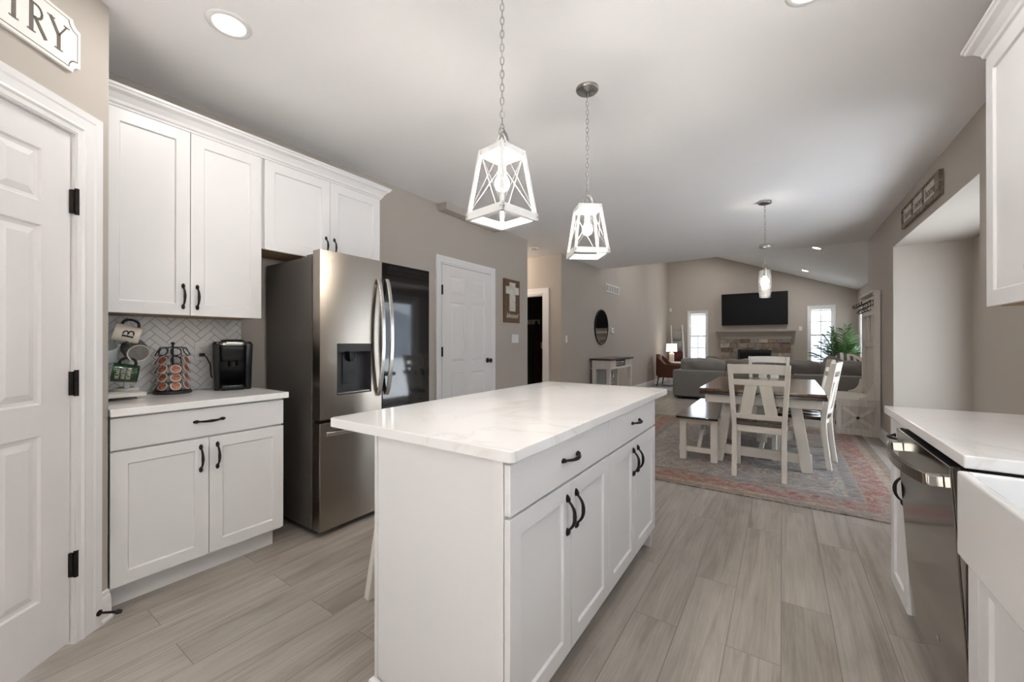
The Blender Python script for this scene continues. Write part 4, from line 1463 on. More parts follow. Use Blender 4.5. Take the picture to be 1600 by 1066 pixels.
# pod carousel --------------------------------------------------------
CC = Vector((-2.905, 0.808, 0.910))
t = thing('pod_carousel', 'black wire coffee pod carousel between mugs and coffee maker', 'pod carousel', CC)
b = MB()
b.lathe([(0.0, 0), (0.084, 0), (0.088, 0.004), (0.088, 0.012), (0.083, 0.018), (0.0, 0.019)], Matrix.Translation(CC), 40)
b.build('base', 'matblack', t)
b = MB()
b.cyl(0.0045, 0.018, 0.278, Matrix.Translation(CC), 12)
b.ball(0.0095, CC + Vector((0, 0, 0.286)), 14)
for z in (0.262, 0.268): b.cyl(0.007, z, z + 0.004, Matrix.Translation(CC), 12)
b.build('centre_post', 'matblack', t)
cam_a = math.atan2(-CC.y, -CC.x)          # towards the camera
cols = [-92, -40, 11, 63, 114, 166, 217]
pod_spots = []
for ci, off in enumerate(cols):
    a = cam_a + radians(off)
    u = Vector((cos(a), sin(a), 0))
    tn = Vector((-sin(a), cos(a), 0))
    tilt = (u * cos(radians(24)) + Vector((0, 0, 1)) * sin(radians(24))).normalized()
    b = MB()
    zs = [0.045 + 0.0485 * k for k in range(5)]
    side_pts = {-1: [], 1: []}
    for k, z in enumerate(zs):
        c0 = CC + u * 0.066 + Vector((0, 0, z))
        m = zframe(tilt, c0)
        ring = [m @ Vector((0.0235 * cos(q), 0.0235 * sin(q), 0)) for q in [2 * pi * i / 20 for i in range(20)]]
        b.tube(ring, 0.0019, 6, True)
        if k < 5: pod_spots.append((ci, k, m))
    zig = [CC + u * 0.060 + Vector((0, 0, 0.018))]
    for k, z in enumerate(zs):
        zig += [CC + u * 0.078 + Vector((0, 0, z - 0.022)), CC + u * 0.055 + Vector((0, 0, z + 0.024))]
    zig += [CC + u * 0.045 + Vector((0, 0, 0.265)), CC + Vector((0, 0, 0.266))]
    b.tube([p + tn * 0.0 for p in zig[:1]] + [p + tn * 0.024 for p in zig[1:-2]] + zig[-2:], 0.0019, 6)
    b.build('wire_column', 'matblack', t)
proto = None
COLN = {0: 'far left', 1: 'left', 2: 'middle', 3: 'right'}
ROWN = ['lowest', 'second lowest', 'third lowest', 'fourth lowest', 'top']
for ci, k, m in pod_spots:
    if ci > 3 or k > 3 or (ci == 2 and k > 2): continue
    lb = 'coffee pod with reddish foil lid, %s in the carousel %s column' % (ROWN[k], COLN[ci])
    if proto is None:
        p = thing('coffee_pod', lb, 'coffee pod', (0, 0, 0), 0, 'coffee pods on the carousel')
        b = MB()
        b.lathe([(0.0, -0.040), (0.0165, -0.040), (0.0185, -0.036), (0.0225, -0.002), (0.0250, -0.0008), (0.0250, 0.0012), (0.0215, 0.0016)], None, 24, cap=False)
        b.build('cup', 'podcup', p)
        b = MB()
        b.lathe([(0.0, 0.0019), (0.0212, 0.0019)], None, 24, cap=False)
        b.build('foil_lid', 'podlid', p)
        proto = p
    else:
        p = dup(proto, (0, 0, 0), 0, lb)
    p.rotation_mode = 'QUATERNION'
    p.location = m.translation + m.to_3x3() @ Vector((0, 0, 0.0016))
    p.rotation_quaternion = m.to_quaternion()

# tray, mug tree, mugs --------------------------------------------------
t = thing('wooden_tray', 'whitewashed footed wooden tray under the mug tree', 'tray', (-2.86, 0.585, 0.910))
b = MB()
b.box(-2.99, -2.735, 0.464, 0.655, 0.926, 0.946)
b.build('board', 'whitewash', t, 0.003)
b = MB()
for x in (-2.96, -2.785):
    for y in (0.49, 0.62): b.box(x, x + 0.03, y, y + 0.025, 0.910, 0.926)
b.build('foot', 'whitewash', t, 0.002)
b = MB()
b.cushion(-2.985, -2.90, 0.585, 0.650, 0.9462, 0.964, None, 6, 0.5, 0.012, 3)
tag(b.build('folded_cloth', 'yellowgreen'), 'crumpled yellow-green cloth on the wooden tray', 'cloth')

PX, PY = -2.905, 0.612
t = thing('mug_tree', 'white wooden mug tree standing on the tray', 'mug rack', (PX, PY, 0.946))
b = MB()
b.lathe([(0.0, 0.0), (0.05, 0.0), (0.052, 0.008), (0.04, 0.014), (0.0, 0.015)], Matrix.Translation((PX, PY, 0.946)), 28)
b.build('base', 'lamp_white', t)
b = MB()
b.box(PX - 0.0105, PX + 0.0105, PY - 0.0105, PY + 0.0105, 0.960, 1.338)
b.build('post', 'lamp_white', t, 0.002)
ra = Vector((-PX, -PY, 0)).normalized()          # towards camera
rr_ = Vector((-ra.y, ra.x, 0))                   # image right, there
UPV = Vector((0, 0, 1))


def at(r, u_, d): return Vector((PX, PY, 0)) + rr_ * r + UPV * u_ + ra * d


hooks = [(0.0, 1.318, 0.055), (0.0, 1.130, 0.055), (0.03, 1.225, 0.02), (-0.045, 1.205, 0.02)]
for r_, u_, d_ in hooks:
    b = MB()
    p0 = Vector((PX, PY, u_ - 0.012))
    p1 = at(r_, u_, d_)
    b.tube([p0, p0.lerp(p1, 0.6) + Vector((0, 0, -0.004)), p1 + Vector((0, 0, 0.0)), p1 + (p1 - p0).normalized() * 0.004 + Vector((0, 0, 0.014))], 0.0028, 7)
    b.build('hook', 'chrome', t)


def mug(name, label, centre, opening, handle, R=0.041, H=0.092, body='cream', inside=None, hcol=None, rim=None, basecol=None, taper=0.95):
    t = thing(name, label, 'mug', centre, 0, 'mugs on the mug tree')
    m = zframe(opening, centre, handle)
    # local x should be the handle direction
    z = Vector(opening).normalized()
    x = (Vector(handle) - z * Vector(handle).dot(z)).normalized()
    y = z.cross(x)
    m = Matrix(((x.x, y.x, z.x, centre[0]), (x.y, y.y, z.y, centre[1]), (x.z, y.z, z.z, centre[2]), (0, 0, 0, 1)))
    h = H / 2
    b = MB()
    b.lathe([(R * taper * 0.86, -h + 0.004), (R * taper * 0.92, -h), (R * taper, -h + 0.007), (R, h - 0.004), (R, h - 0.001)], m, 36, cap=False)
    b.build('body', body, t)
    b = MB()
    b.lathe([(R, h - 0.001), (R - 0.001, h), (R - 0.004, h - 0.001), (R * 0.9 - 0.002, -h + 0.008), (0, -h + 0.006)], m, 36, cap=False)
    b.build('interior', inside or body, t)
    b = MB()
    b.lathe([(0, -h + 0.002), (R * taper * 0.86, -h + 0.004)], m, 36, cap=False)
    if basecol:
        b.build('base', basecol, t)
        b = MB()
        b.lathe([(R * taper * 0.84, -h + 0.003), (R * taper * 0.90, -h - 0.001), (R * taper * 0.95, -h + 0.002)], m, 36, cap=False)
        b.build('foot_ring', rim, t)
    else:
        b.build('base', body, t)
    b = MB()
    pts = [m @ Vector((R - 0.003 + 0.032 * sin(pi * i / 12) ** 0.7, 0, h * 0.62 * cos(pi * i / 12))) for i in range(13)]
    b.tube(pts, 0.0048, 8, flat=(1.35, 0.8), up=y)
    b.build('handle', hcol or body, t)
    return t, m


# cream mug, letter B, hung by its black handle
op = (-rr_ * cos(radians(15)) + UPV * sin(radians(15)) * 1.0)
t, m = mug('mug', 'cream mug lettered B with black handle, topmost on the mug tree', at(0.003, 1.247, 0.062), op, UPV * cos(radians(15)) + rr_ * sin(radians(15)), 0.047, 0.105, 'cream', 'matblack', 'matblack')


def wrap(lines, w, m, R, y_off, depth=0.0012):
    """flat strokes wrapped on the mug wall: local letter x -> around, y -> along opening"""
    b = MB()
    for ln in lines:
        wd = w
        if isinstance(ln, tuple): ln, wd = ln
        for (x0, y0), (x1, y1) in zip(ln[:-1], ln[1:]):
            L = sqrt((x1 - x0) ** 2 + (y1 - y0) ** 2)
            if L < 1e-6: continue
            nx, ny = -(y1 - y0) / L * wd / 2, (x1 - x0) / L * wd / 2
            ex, ey = (x1 - x0) / L * wd * .2, (y1 - y0) / L * wd * .2
            P = []
            for rr in (R - 0.0005, R + depth):
                for px, py in ((x0 - ex - nx, y0 - ey - ny), (x1 + ex - nx, y1 + ey - ny), (x1 + ex + nx, y1 + ey + ny), (x0 - ex + nx, y0 - ey + ny)):
                    a = px / R
                    P.append(m @ Vector((rr * cos(a), rr * sin(a), py + y_off)))
            b.add(P, [(3, 2, 1, 0), (4, 5, 6, 7), (0, 1, 5, 4), (1, 2, 6, 5), (2, 3, 7, 6), (3, 0, 4, 7)])
    return b


# angle of the side facing the camera, measured from the handle
def facing(m):
    v = m.to_3x3().inverted() @ ra
    return math.atan2(v.y, v.x)


fa = facing(m)
sgn = 1
mr = m @ Matrix.Rotation(fa, 4, 'Z')
Bl = [([(-0.012, -0.020), (-0.012, 0.020)], 0.0078), [(-0.019, 0.020), (0.0, 0.020)], [(-0.019, -0.020), (0.0, -0.020)],
      ([(0.0, 0.020)] + arc(0.0, 0.0105, 0.0135, 0.0095, 90, -90, 8), 0.006), ([(0.0, 0.001)] + arc(0.001, -0.0095, 0.016, 0.0105, 90, -90, 8), 0.0065), [(-0.012, 0.001), (0.0, 0.001)]]
wrap(Bl, 0.0028, mr, 0.0472, -0.004).build('letter_b', 'matblack', t)

# green mug below
op = (-rr_ * cos(radians(12)) + UPV * sin(radians(12)))
op = Vector((-rr_ * 0.97 + UPV * 0.16 - ra * 0.05))
t, m = mug('mug', 'dark green mug with white lettering hanging lowest on the mug tree', at(-0.003, 1.043, 0.065), op, UPV, 0.049, 0.100, 'greenmug', 'greenmug', 'matblack')
fa = facing(m)
mr = m @ Matrix.Rotation(fa, 4, 'Z')
random.seed(5)
gl = []
for row, yy in enumerate((0.024, 0.002, -0.018)):
    x = -0.030
    while x < 0.026:
        ww = random.uniform(0.005, 0.009)
        k = random.randint(0, 3)
        h_ = 0.007
        if k == 0: gl += [[(x, yy - h_), (x, yy + h_)], [(x, yy + h_), (x + ww, yy + h_)], [(x, yy), (x + ww * .8, yy)], [(x, yy - h_), (x + ww, yy - h_)]]
        elif k == 1: gl += [[(x, yy - h_), (x + ww / 2, yy + h_)], [(x + ww / 2, yy + h_), (x + ww, yy - h_)], [(x + ww * .25, yy - .002), (x + ww * .75, yy - .002)]]
        elif k == 2: gl += [arc(x + ww / 2, yy, ww / 2, h_, 0, 360, 8)]
        else: gl += [[(x, yy + h_), (x + ww, yy + h_)], [(x + ww / 2, yy + h_), (x + ww / 2, yy - h_)]]
        x += ww + 0.0035
wrap(gl, 0.0015, mr, 0.0488, 0.004).build('lettering', 'cream', t)

# grey mug: its underside faces the room
t, m = mug('mug', 'dark grey stoneware mug showing its pale-ringed base, right of the mug tree', at(0.036, 1.160, 0.035), -ra * 0.90 + UPV * 0.36 - rr_ * 0.26, UPV * 0.8 - rr_ * 0.6, 0.052, 0.088, 'greymug', 'greymug', 'greymug', 'cream', 'greybase', 0.97)
b = MB()
lm = m @ Matrix.Translation((0, 0, -0.0432)) @ Matrix.Rotation(pi, 4, 'X')
# pale mug: looking into it
mug('mug', 'pale blue-grey mug with its open mouth turned out, left of the mug tree', at(-0.080, 1.150, 0.055), ra * 0.50 + UPV * 0.86 + rr_ * 0.02, -ra * 0.9 + rr_ * 0.3, 0.052, 0.085, 'bluemug')

# ------------------------------------------------------------------ island
IX0, IX1 = -1.200, -0.640
IY0, IY1 = 0.905, 2.412
IF = -0.618
t = thing('kitchen_island', 'white kitchen island with two drawers and four doors', 'island', (-0.92, 1.66, 0))
b = MB()
b.box(IX0 + 0.012, IX1, IY0 + 0.014, IY1 - 0.012, 0.10, 0.875)
b.build('body', 'cab', t)
b = MB()
b.box(IX0 + 0.012, IX1 - 0.07, IY0 + 0.014, IY1 - 0.012, 0.0, 0.10)
b.build('toe_kick', 'cab', t)
b = MB()
b.box(IX0, IX1 - 0.036, IY0 + 0.003, IY0 + 0.014, 0.0, 0.875)
for x0 in (IX0, IX1 - 0.036): b.box(x0, x0 + (0.014 if x0 == IX0 else 0.036), IY0 - 0.004, IY0 + 0.014, 0.0 if x0 == IX0 else 0.10, 0.875)
b.build('end_panel', 'cab', t, 0.002)
b = sweep_profile([(0, 0), (0.015, 0), (0.013, 0.010), (0.006, 0.017), (0, 0.018)], [(IX0, IY1, -1, 0), (IX0, IY0 - 0.004, -1, -1), (IX1 - 0.07, IY0 - 0.004, 0, -1)])
b.build('shoe_molding', 'trim', t)
b = MB()
b.box(IX0, IX0 + 0.012, IY0, IY1, 0.0, 0.875)
b.box(IX0, IX1, IY1 - 0.012, IY1, 0.0, 0.875)
b.build('back_panel', 'cab', t)
YS = [0.904, 1.288, 1.661, 2.028, 2.410]
for y0, y1 in ((YS[0], YS[2] - 0.002), (YS[2] + 0.002, YS[4])):
    b = MB()
    b.box(IF - 0.02, IF, y0, y1, 0.722, 0.866)
    d = b.build('drawer', 'cab', t, 0.002)
    pull(0.135, horiz(faceX(IF, 0, 0), (y0 + y1) / 2, 0.800)).build('handle', 'bronze', d)
for k in range(4):
    y0, y1 = YS[k] + (0.0015 if k in (1, 2, 3) else 0), YS[k + 1] - (0.0015 if k < 3 else 0)
    d = shaker(y1 - y0, 0.594, faceX(IF, y0, 0.119), 0.02, 0.058).build('door', 'cab', t, 0.0015)
    hy = y1 - 0.034 if k % 2 == 0 else y0 + 0.034
    pull(0.138, vert(faceX(IF, 0, 0), hy, 0.605), 0.030).build('handle', 'bronze', d)


def slab(x0, x1, y0, y1, z0, z1, r=0.02):
    b = MB()
    o = [(x + (x0 + x1) / 2, y + (y0 + y1) / 2) for x, y in rrect((x1 - x0) / 2, (y1 - y0) / 2, r, 5)]
    return b.prism(o, z0, z1)


tag(slab(-1.462, -0.598, 0.886, 2.640, 0.876, 0.910).build('island_countertop', 'quartz', None, 0.003), 'large white quartz top of the kitchen island', 'countertop')

# stool tucked under the overhang
t = thing('bar_stool', 'white wooden bar stool tucked under the island overhang', 'stool', (0, 0, 0))
b = MB()
o = rrect(0.17, 0.17, 0.04, 5)
loft(b, [([(x * 0.97, y * 0.97) for x, y in o], 0.588), (o, 0.596), (o, 0.634), ([(x * 0.97, y * 0.97) for x, y in o], 0.640)])
b.build('seat', 'furn', t)
for sx in (-1, 1):
    for sy in (-1, 1):
        b = MB()
        b.bar((sx * 0.125, sy * 0.125, 0.592), (sx * 0.185, sy * 0.185, 0.0), 0.036, 0.036, (1, 0, 0))
        b.build('leg', 'furn', t, 0.003)
for s in (-1, 1):
    b = MB()
    b.bar((s * 0.165, -0.165, 0.20), (s * 0.165, 0.165, 0.20), 0.02, 0.034, (1, 0, 0))
    b.build('stretcher', 'furn', t, 0.002)
    b = MB()
    b.bar((-0.155, s * 0.155, 0.27), (0.155, s * 0.155, 0.27), 0.034, 0.02, (0, 0, 1))
    b.build('stretcher', 'furn', t, 0.002)
STOOL = t
t.location = (-1.405, 1.345, 0)
t.rotation_euler = (0, 0, radians(-6))

# ------------------------------------------------------------------ right run
DX = 0.412
t = thing('base_cabinet', 'narrow white base cabinet at the far end of the right counter', 'cabinet', (0.72, 2.345, 0), 0, None)
b = MB()
b.box(DX + 0.022, XR - 0.03, 2.200, 2.485, 0.105, 0.875)
b.build('body', 'cab', t)
b = MB()
b.box(DX + 0.085, XR - 0.03, 2.200, 2.485, 0, 0.105)
b.build('toe_kick', 'cab', t)
b = MB()
b.box(DX, DX + 0.02, 2.200, 2.490, 0.722, 0.866)
d = b.build('drawer', 'cab', t, 0.002)
pull(0.12, horiz(faceXn(DX, 2.49, 0), 0.145, 0.796), 0.03).build('handle', 'bronze', d)
d = shaker(0.29, 0.594, faceXn(DX, 2.49, 0.119), 0.02, 0.058).build('door', 'cab', t, 0.0015)
pull(0.135, vert(faceXn(DX, 2.49, 0), 0.252, 0.605), 0.03).build('handle', 'bronze', d)

# dishwasher, door slightly ajar
t = thing('dishwasher', 'stainless dishwasher beside the farmhouse sink, door slightly ajar', 'dishwasher', (0.70, 1.875, 0))
b = MB()
b.box(0.435, XR - 0.03, 1.585, 2.192, 0.10, 0.868)
b.build('tub', 'gasket', t)
b = MB()
b.box(0.49, XR - 0.03, 1.585, 2.192, 0.0, 0.10)
b.build('kick_plate', 'matblack', t)
tilt = Matrix.Translation((DX + 0.012, 0, 0.115)) @ Matrix.Rotation(radians(-3.4), 4, 'Y')
# local: z up from the hinge, x inward
b = MB()
b.box(0, 0.004, 1.580, 2.194, 0, 0.748, tilt)
b.box(0.004, 0.022, 1.580, 1.592, 0, 0.748, tilt)
b.box(0.004, 0.022, 2.182, 2.194, 0, 0.748, tilt)
dd = b.build('door', 'dwsteel', t, 0.002)
b = MB()
b.box(0.0045, 0.05, 1.592, 2.182, 0.004, 0.7455, tilt)
b.build('door_liner', 'black', t)
n = 18
P, F = [], []
bw = MB()
ha, hb = 2.115, 1.655
for i in range(n + 1):
    s = i / n
    k = 1 - (2 * s - 1) ** 2
    y = ha + (hb - ha) * s
    x = -(0.034 + 0.028 * k)
    for dz, dx in ((-0.018, 0.006), (-0.018, -0.006), (0.018, -0.006), (0.018, 0.006)):
        P.append(tilt @ Vector((x + dx, y, 0.690 + dz)))
F = [(3, 2, 1, 0), tuple(4 * n + q for q in range(4))]
for i in range(n): F += [(4 * i + q, 4 * i + (q + 1) % 4, 4 * i + 4 + (q + 1) % 4, 4 * i + 4 + q) for q in range(4)]
bw.add(P, F)
bw.build('handle', 'dwsteel', dd, 0.003)
for y in (ha, hb):
    b = MB()
    b.box(-0.030, 0.0, y - 0.016, y + 0.016, 0.674, 0.706, tilt)
    b.build('handle_mount', 'chrome', dd, 0.002)
b = MB()
b.lathe([(0.0, 0.0), (0.011, 0.0), (0.011, 0.0012), (0.0, 0.0012)], tilt @ Matrix.Translation((-0.0012, 1.84, 0.135)) @ Matrix.Rotation(-pi / 2, 4, 'Y') @ Matrix.Diagonal((1, 1, -1, 1)), 20)
b.build('badge', 'chrome', dd)

# farmhouse sink
SX = 0.372
sy0, sy1 = 0.640, 1.495
t = thing('farmhouse_sink', 'white apron-front farmhouse sink at the right edge', 'sink', (0.62, 1.076, 0.655))
b = MB()
wt = 0.022
b.box(SX, SX + wt, sy0, sy1, 0.660, 0.8755)
b.box(0.80, 0.80 + wt, sy0, sy1, 0.660, 0.8755)
b.box(SX + wt, 0.80, sy0, sy0 + wt, 0.660, 0.8755)
b.box(SX + wt, 0.80, sy1 - wt, sy1, 0.660, 0.8755)
b.box(SX + wt, 0.80, sy0 + wt, sy1 - wt, 0.660, 0.680)
bmesh.ops.remove_doubles(b.bm, verts=b.bm.verts[:], dist=1e-5)
b.build('basin', 'sink', t, 0.006, 3)
b = MB()
b.lathe([(0.0, 0.001), (0.03, 0.001), (0.044, 0.004), (0.046, 0.0)], Matrix.Translation((0.60, 1.076, 0.680)), 24)
b.build('drain', 'chrome', t)
t = thing('sink_cabinet', 'white cabinet below the farmhouse sink', 'cabinet', (0.72, 1.07, 0))
b = MB()
b.box(DX + 0.022, XR - 0.03, 0.585, 1.565, 0.105, 0.652)
b.build('body', 'cab', t)
b = MB()
b.box(DX + 0.085, XR - 0.03, 0.585, 1.565, 0, 0.105)
b.build('toe_kick', 'cab', t)
b = MB()
b.box(DX, DX + 0.021, 1.505, 1.572, 0.118, 0.655); b.box(DX, DX + 0.021, 0.58, 0.645, 0.118, 0.655)
b.build('face_stile', 'cab', t, 0.0015)
for y1 in (1.503, 1.074):
    d = shaker(0.426, 0.530, faceXn(DX, y1, 0.118), 0.02, 0.058).build('door', 'cab', t, 0.0015)
    pull(0.135, vert(faceXn(DX, y1, 0), 0.392 if y1 > 1.2 else 0.034, 0.56)).build('handle', 'bronze', d)
t = thing('base_cabinet', 'white base cabinet nearer the camera than the farmhouse sink', 'cabinet', (0.72, 0.1, 0))
b = MB()
b.box(DX + 0.022, XR - 0.03, -0.42, 0.582, 0.105, 0.875)
b.build('body', 'cab', t)
for y1 in (0.578, 0.078):
    d = shaker(0.495, 0.750, faceXn(DX, y1, 0.118), 0.02, 0.058).build('door', 'cab', t, 0.0015)
    pull(0.135, vert(faceXn(DX, y1, 0), 0.46 if y1 > .3 else 0.034, 0.78)).build('handle', 'bronze', d)

b = MB()
CXE = 0.392
b.prism([(CXE, 2.500), (CXE, 1.520), (0.800, 1.520), (0.800, sy0 - 0.004), (CXE, sy0 - 0.004), (CXE, -0.44), (XR, -0.44), (XR, 2.500)], 0.876, 0.910)
tag(b.build('countertop', 'quartz', None, 0.003), 'white quartz countertop above the dishwasher and around the sink', 'countertop')

# wall cabinet right
t = thing('wall_cabinet', 'white wall cabinet on the right wall above the sink counter', 'cabinet', (0.865, 2.0, 1.349))
RF = 0.700
b = MB()
b.box(RF + 0.021, XR - 0.002, 1.555, 2.462, 1.356, 2.37)
b.build('body', 'cab', t)
b = MB()
b.box(RF + 0.035, XR - 0.012, 1.565, 2.450, 1.350, 1.3558)
b.build('underside', 'birch', t)
for y1, w_ in ((2.465, 0.45), (2.012, 0.45)):
    d = shaker(w_, 1.018, faceXn(RF, y1, 1.350), 0.02, 0.062).build('door', 'cab', t, 0.0015)
    pull(0.135, vert(faceXn(RF, y1, 0), w_ - 0.032 if y1 > 2.2 else 0.032, 1.455)).build('handle', 'bronze', d)
b = sweep_profile(CROWN, [(RF + 0.018, 1.555, -1, 0), (RF + 0.018, 2.462, -1, 1), (XR, 2.462, 0, 1)], 2.373)
tag(b.build('crown_molding', 'cab'), 'white crown molding on top of the right wall cabinet', 'molding')


# ------------------------------------------------------------------ pendants over the island
def chain(b, x, y, z0, z1, pitch=0.026, wob=0.0):
    n = max(2, int(round((z1 - z0) / pitch)))
    p = (z1 - z0) / n
    for i in range(n):
        zc = z0 + p * (i + 0.5)
        a = (pi / 2) * (i % 2) + 0.5
        ux, uy = cos(a), sin(a)
        ring = []
        for k in range(12):
            q = 2 * pi * k / 12
            w, h = 0.0075 * cos(q), (p * 0.66) * sin(q)
            ring.append((x + ux * w, y + uy * w, zc + h))
        b.tube(ring, 0.0016, 5, True)


def lantern(x, y, rot, zt, zb, label):
    t = thing('lantern_pendant', label, 'pendant light', (x, y, CZ), 0, 'white lantern pendants over the island')
    Rm = Matrix.Translation((x, y, 0)) @ Matrix.Rotation(radians(rot), 4, 'Z')
    ht, hb = 0.066, 0.102                      # half widths at top and bottom
    b = MB()
    b.lathe([(0.0, -0.026), (0.020, -0.026), (0.024, -0.022), (0.060, -0.016), (0.064, -0.010), (0.064, 0.0)], Matrix.Translation((x, y, CZ)), 32)
    b.build('canopy', 'nickel', t)
    b = MB()
    chain(b, x, y, zt + 0.075, CZ - 0.024)
    b.build('chain', 'nickel', t)
    b = MB()
    P = [(x + 0.006 * sin(i * 1.1), y + 0.006 * cos(i * 1.3), CZ - 0.02 - (CZ - 0.02 - zt - 0.03) * i / 16) for i in range(17)]
    b.tube(P, 0.0016, 6)
    b.build('cord', 'lamp_white', t)
    b = MB()
    arcp = [Rm @ Vector((0.027 * cos(pi * i / 10), 0, zt + 0.008 + 0.058 * sin(pi * i / 10))) for i in range(11)]
    b.tube(arcp, 0.010, 8, flat=(1.0, 0.22), up=Rm.to_3x3() @ Vector((0, 1, 0)))
    ring = [(x + 0.014 * cos(q) * 0.4, y + 0.014 * cos(q), zt + 0.072 + 0.016 * sin(q)) for q in [2 * pi * i / 14 for i in range(14)]]
    b.tube(ring, 0.0018, 6, True)
    b.build('hanger_bracket', 'nickel', t)
    b = MB()
    fw, fh = 0.016, 0.026
    # top square rails, top plate, corner posts, bottom rails
    for (h, z, hh) in ((ht, zt - fh, fh), (hb, zb, 0.030)):
        for k in range(4):
            m = Rm @ Matrix.Rotation(pi / 2 * k, 4, 'Z')
            b.box(-h, h - fw * 0, h - fw, h, z, z + hh, m)
    b.box(-ht, ht, -ht, ht, zt - 0.005, zt, Rm)
    for k in range(4):
        m = Rm @ Matrix.Rotation(pi / 2 * k, 4, 'Z')
        b.bar(m @ Vector((ht - 0.007, ht - 0.007, zt - 0.002)), m @ Vector((hb - 0.007, hb - 0.007, zb + 0.002)), 0.0135, 0.0135, m.to_3x3() @ Vector((1, 0, 0)))
    b.build('frame', 'lamp_white', t, 0.0015)
    b = MB()
    for k in range(4):
        m = Rm @ Matrix.Rotation(pi / 2 * k, 4, 'Z')
        for s in (-1, 1):
            b.tube([m @ Vector((s * (ht - 0.010), ht - 0.008, zt - fh)), m @ Vector((-s * (hb - 0.012), hb - 0.008, zb + 0.03))], 0.0011, 6)
    b.build('cross_wires', 'lamp_white', t)
    b = MB()
    for k in range(4):
        m = Rm @ Matrix.Rotation(pi / 2 * k, 4, 'Z')
        for h, z in ((ht, zt - 0.013), (hb, zb + 0.015)):
            for s in (-1, 1):
                b.cyl(0.0028, 0, 0.0012, m @ Matrix.Translation((s * (h - 0.008), h, z)) @ Matrix.Rotation(-pi / 2, 4, 'X'), 8)
    b.build('rivets', 'nickel', t)
    b = MB()
    b.cyl(0.0165, zt - 0.092, zt - 0.005, Matrix.Translation((x, y, 0)), 18)
    b.build('socket', 'lamp_white', t)
    b = MB()
    zc = zt - 0.128
    b.lathe([(0.0, -0.036), (0.012, -0.034), (0.023, -0.026), (0.029, -0.012), (0.0295, 0.0), (0.026, 0.012), (0.019, 0.024), (0.014, 0.036)], Matrix.Translation((x, y, zc)), 22)
    b.build('bulb', 'bulb', t)
    lamp('bulb_lamp', 'POINT', (x, y, zc - 0.0), BULB_POWER, (1, 0.93, 0.84), 0.034)
    return t


lantern(-0.914, 1.281, -9.5, 1.962, 1.682, 'white lantern pendant nearer the camera over the island')
lantern(-0.930, 2.150, 39.3, 1.985, 1.700, 'white lantern pendant farther along the island with its ceiling canopy in view')

# dining pendant
x, y = -0.147, 4.930
t = thing('glass_pendant', 'clear textured glass pendant over the dining table', 'pendant light', (x, y, CZ))
b = MB()
b.lathe([(0.0, -0.028), (0.022, -0.028), (0.055, -0.024), (0.060, -0.018), (0.060, 0.0)], Matrix.Translation((x, y, CZ)), 28)
b.build('canopy', 'nickel', t)
b = MB()
chain(b, x, y, 2.225, CZ - 0.026, 0.03)
b.build('chain', 'nickel', t)
b = MB()
b.lathe([(0.0, 2.226), (0.02, 2.226), (0.053, 2.222), (0.053, 2.190), (0.0, 2.190)], Matrix.Translation((x, y, 0)), 28)
b.build('collar', 'nickel', t)
b = MB()
b.cyl(0.0045, 2.015, 2.192, Matrix.Translation((x, y, 0)), 10)
b.tube([(x - 0.027 * cos(q), y, 1.985 + 0.032 * sin(q)) for q in [pi * i / 10 for i in range(11)]], 0.0028, 6)
b.cyl(0.016, 1.955, 1.985, Matrix.Translation((x, y, 0)), 14)
b.build('stem', 'nickel', t)
b = MB()
b.lathe([(0.046, 1.952), (0.049, 1.950), (0.058, 1.86), (0.0605, 1.80), (0.0605, 1.762), (0.057, 1.758), (0.057, 1.715), (0.052, 1.711), (0.052, 1.672), (0.050, 1.668),
         (0.047, 1.672), (0.047, 1.714), (0.052, 1.72), (0.052, 1.76), (0.0555, 1.80), (0.053, 1.86), (0.044, 1.945), (0.046, 1.952)], Matrix.Translation((x, y, 0)), 40)
b.build('glass_shade', 'jar', t)
b = MB()
b.lathe([(0.0, 1.790), (0.014, 1.793), (0.026, 1.806), (0.030, 1.826), (0.027, 1.846), (0.018, 1.866), (0.013, 1.885)], Matrix.Translation((x, y, 0)), 20)
b.build('bulb', 'bulb', t)
b = MB()
b.cyl(0.0155, 1.885, 1.956, Matrix.Translation((x, y, 0)), 14)
b.build('socket', 'nickel', t)
lamp('bulb_lamp', 'POINT', (x, y, 1.826), BULB_POWER, (1, 0.93, 0.84), 0.034)

# ------------------------------------------------------------------ wall items
# pantry sign; letters run towards the corner, i.e. against PD
SMX = Matrix(((-PD.x, 0, PN.x, PC.x), (-PD.y, 0, PN.y, PC.y), (0, 1, 0, 0), (0, 0, 0, 1)))


def notched(w, h, r):
    o = []
    for cx, cy, a0 in ((w / 2, h / 2, 270), (-w / 2, h / 2, 0), (-w / 2, -h / 2, 90), (w / 2, -h / 2, 180)):
        pts = arc(cx, cy, r, r, a0, a0 - 90, 7)
        o += pts
    return o


SC = (-0.425, 2.372)            # centre along -PD, height
t = thing('pantry_sign', 'white PANTRY sign with notched corners above the pantry door', 'sign', (PC.x + PD.x * 0.425, PC.y + PD.y * 0.425, 2.27))
sm = SMX @ Matrix.Translation((SC[0], SC[1], 0.001))
b = MB()
b.prism(notched(0.560, 0.208, 0.030), 0, 0.014, sm)
b.build('board', 'signboard', t, 0.002)
b = MB()
o1, o2 = notched(0.534, 0.182, 0.034), notched(0.5285, 0.1765, 0.0345)
n = len(o1)
b.add([(x_, y_, z_) for z_ in (0.014, 0.0148) for x_, y_ in o1 + o2],
      [(2 * n + i, 2 * n + (i + 1) % n, 3 * n + (i + 1) % n, 3 * n + i) for i in range(n)] + [(i, (i + 1) % n, 2 * n + (i + 1) % n, 2 * n + i) for i in range(n)], sm)
b.build('border_line', 'signink', t)
TH, TN = 0.0135, 0.005


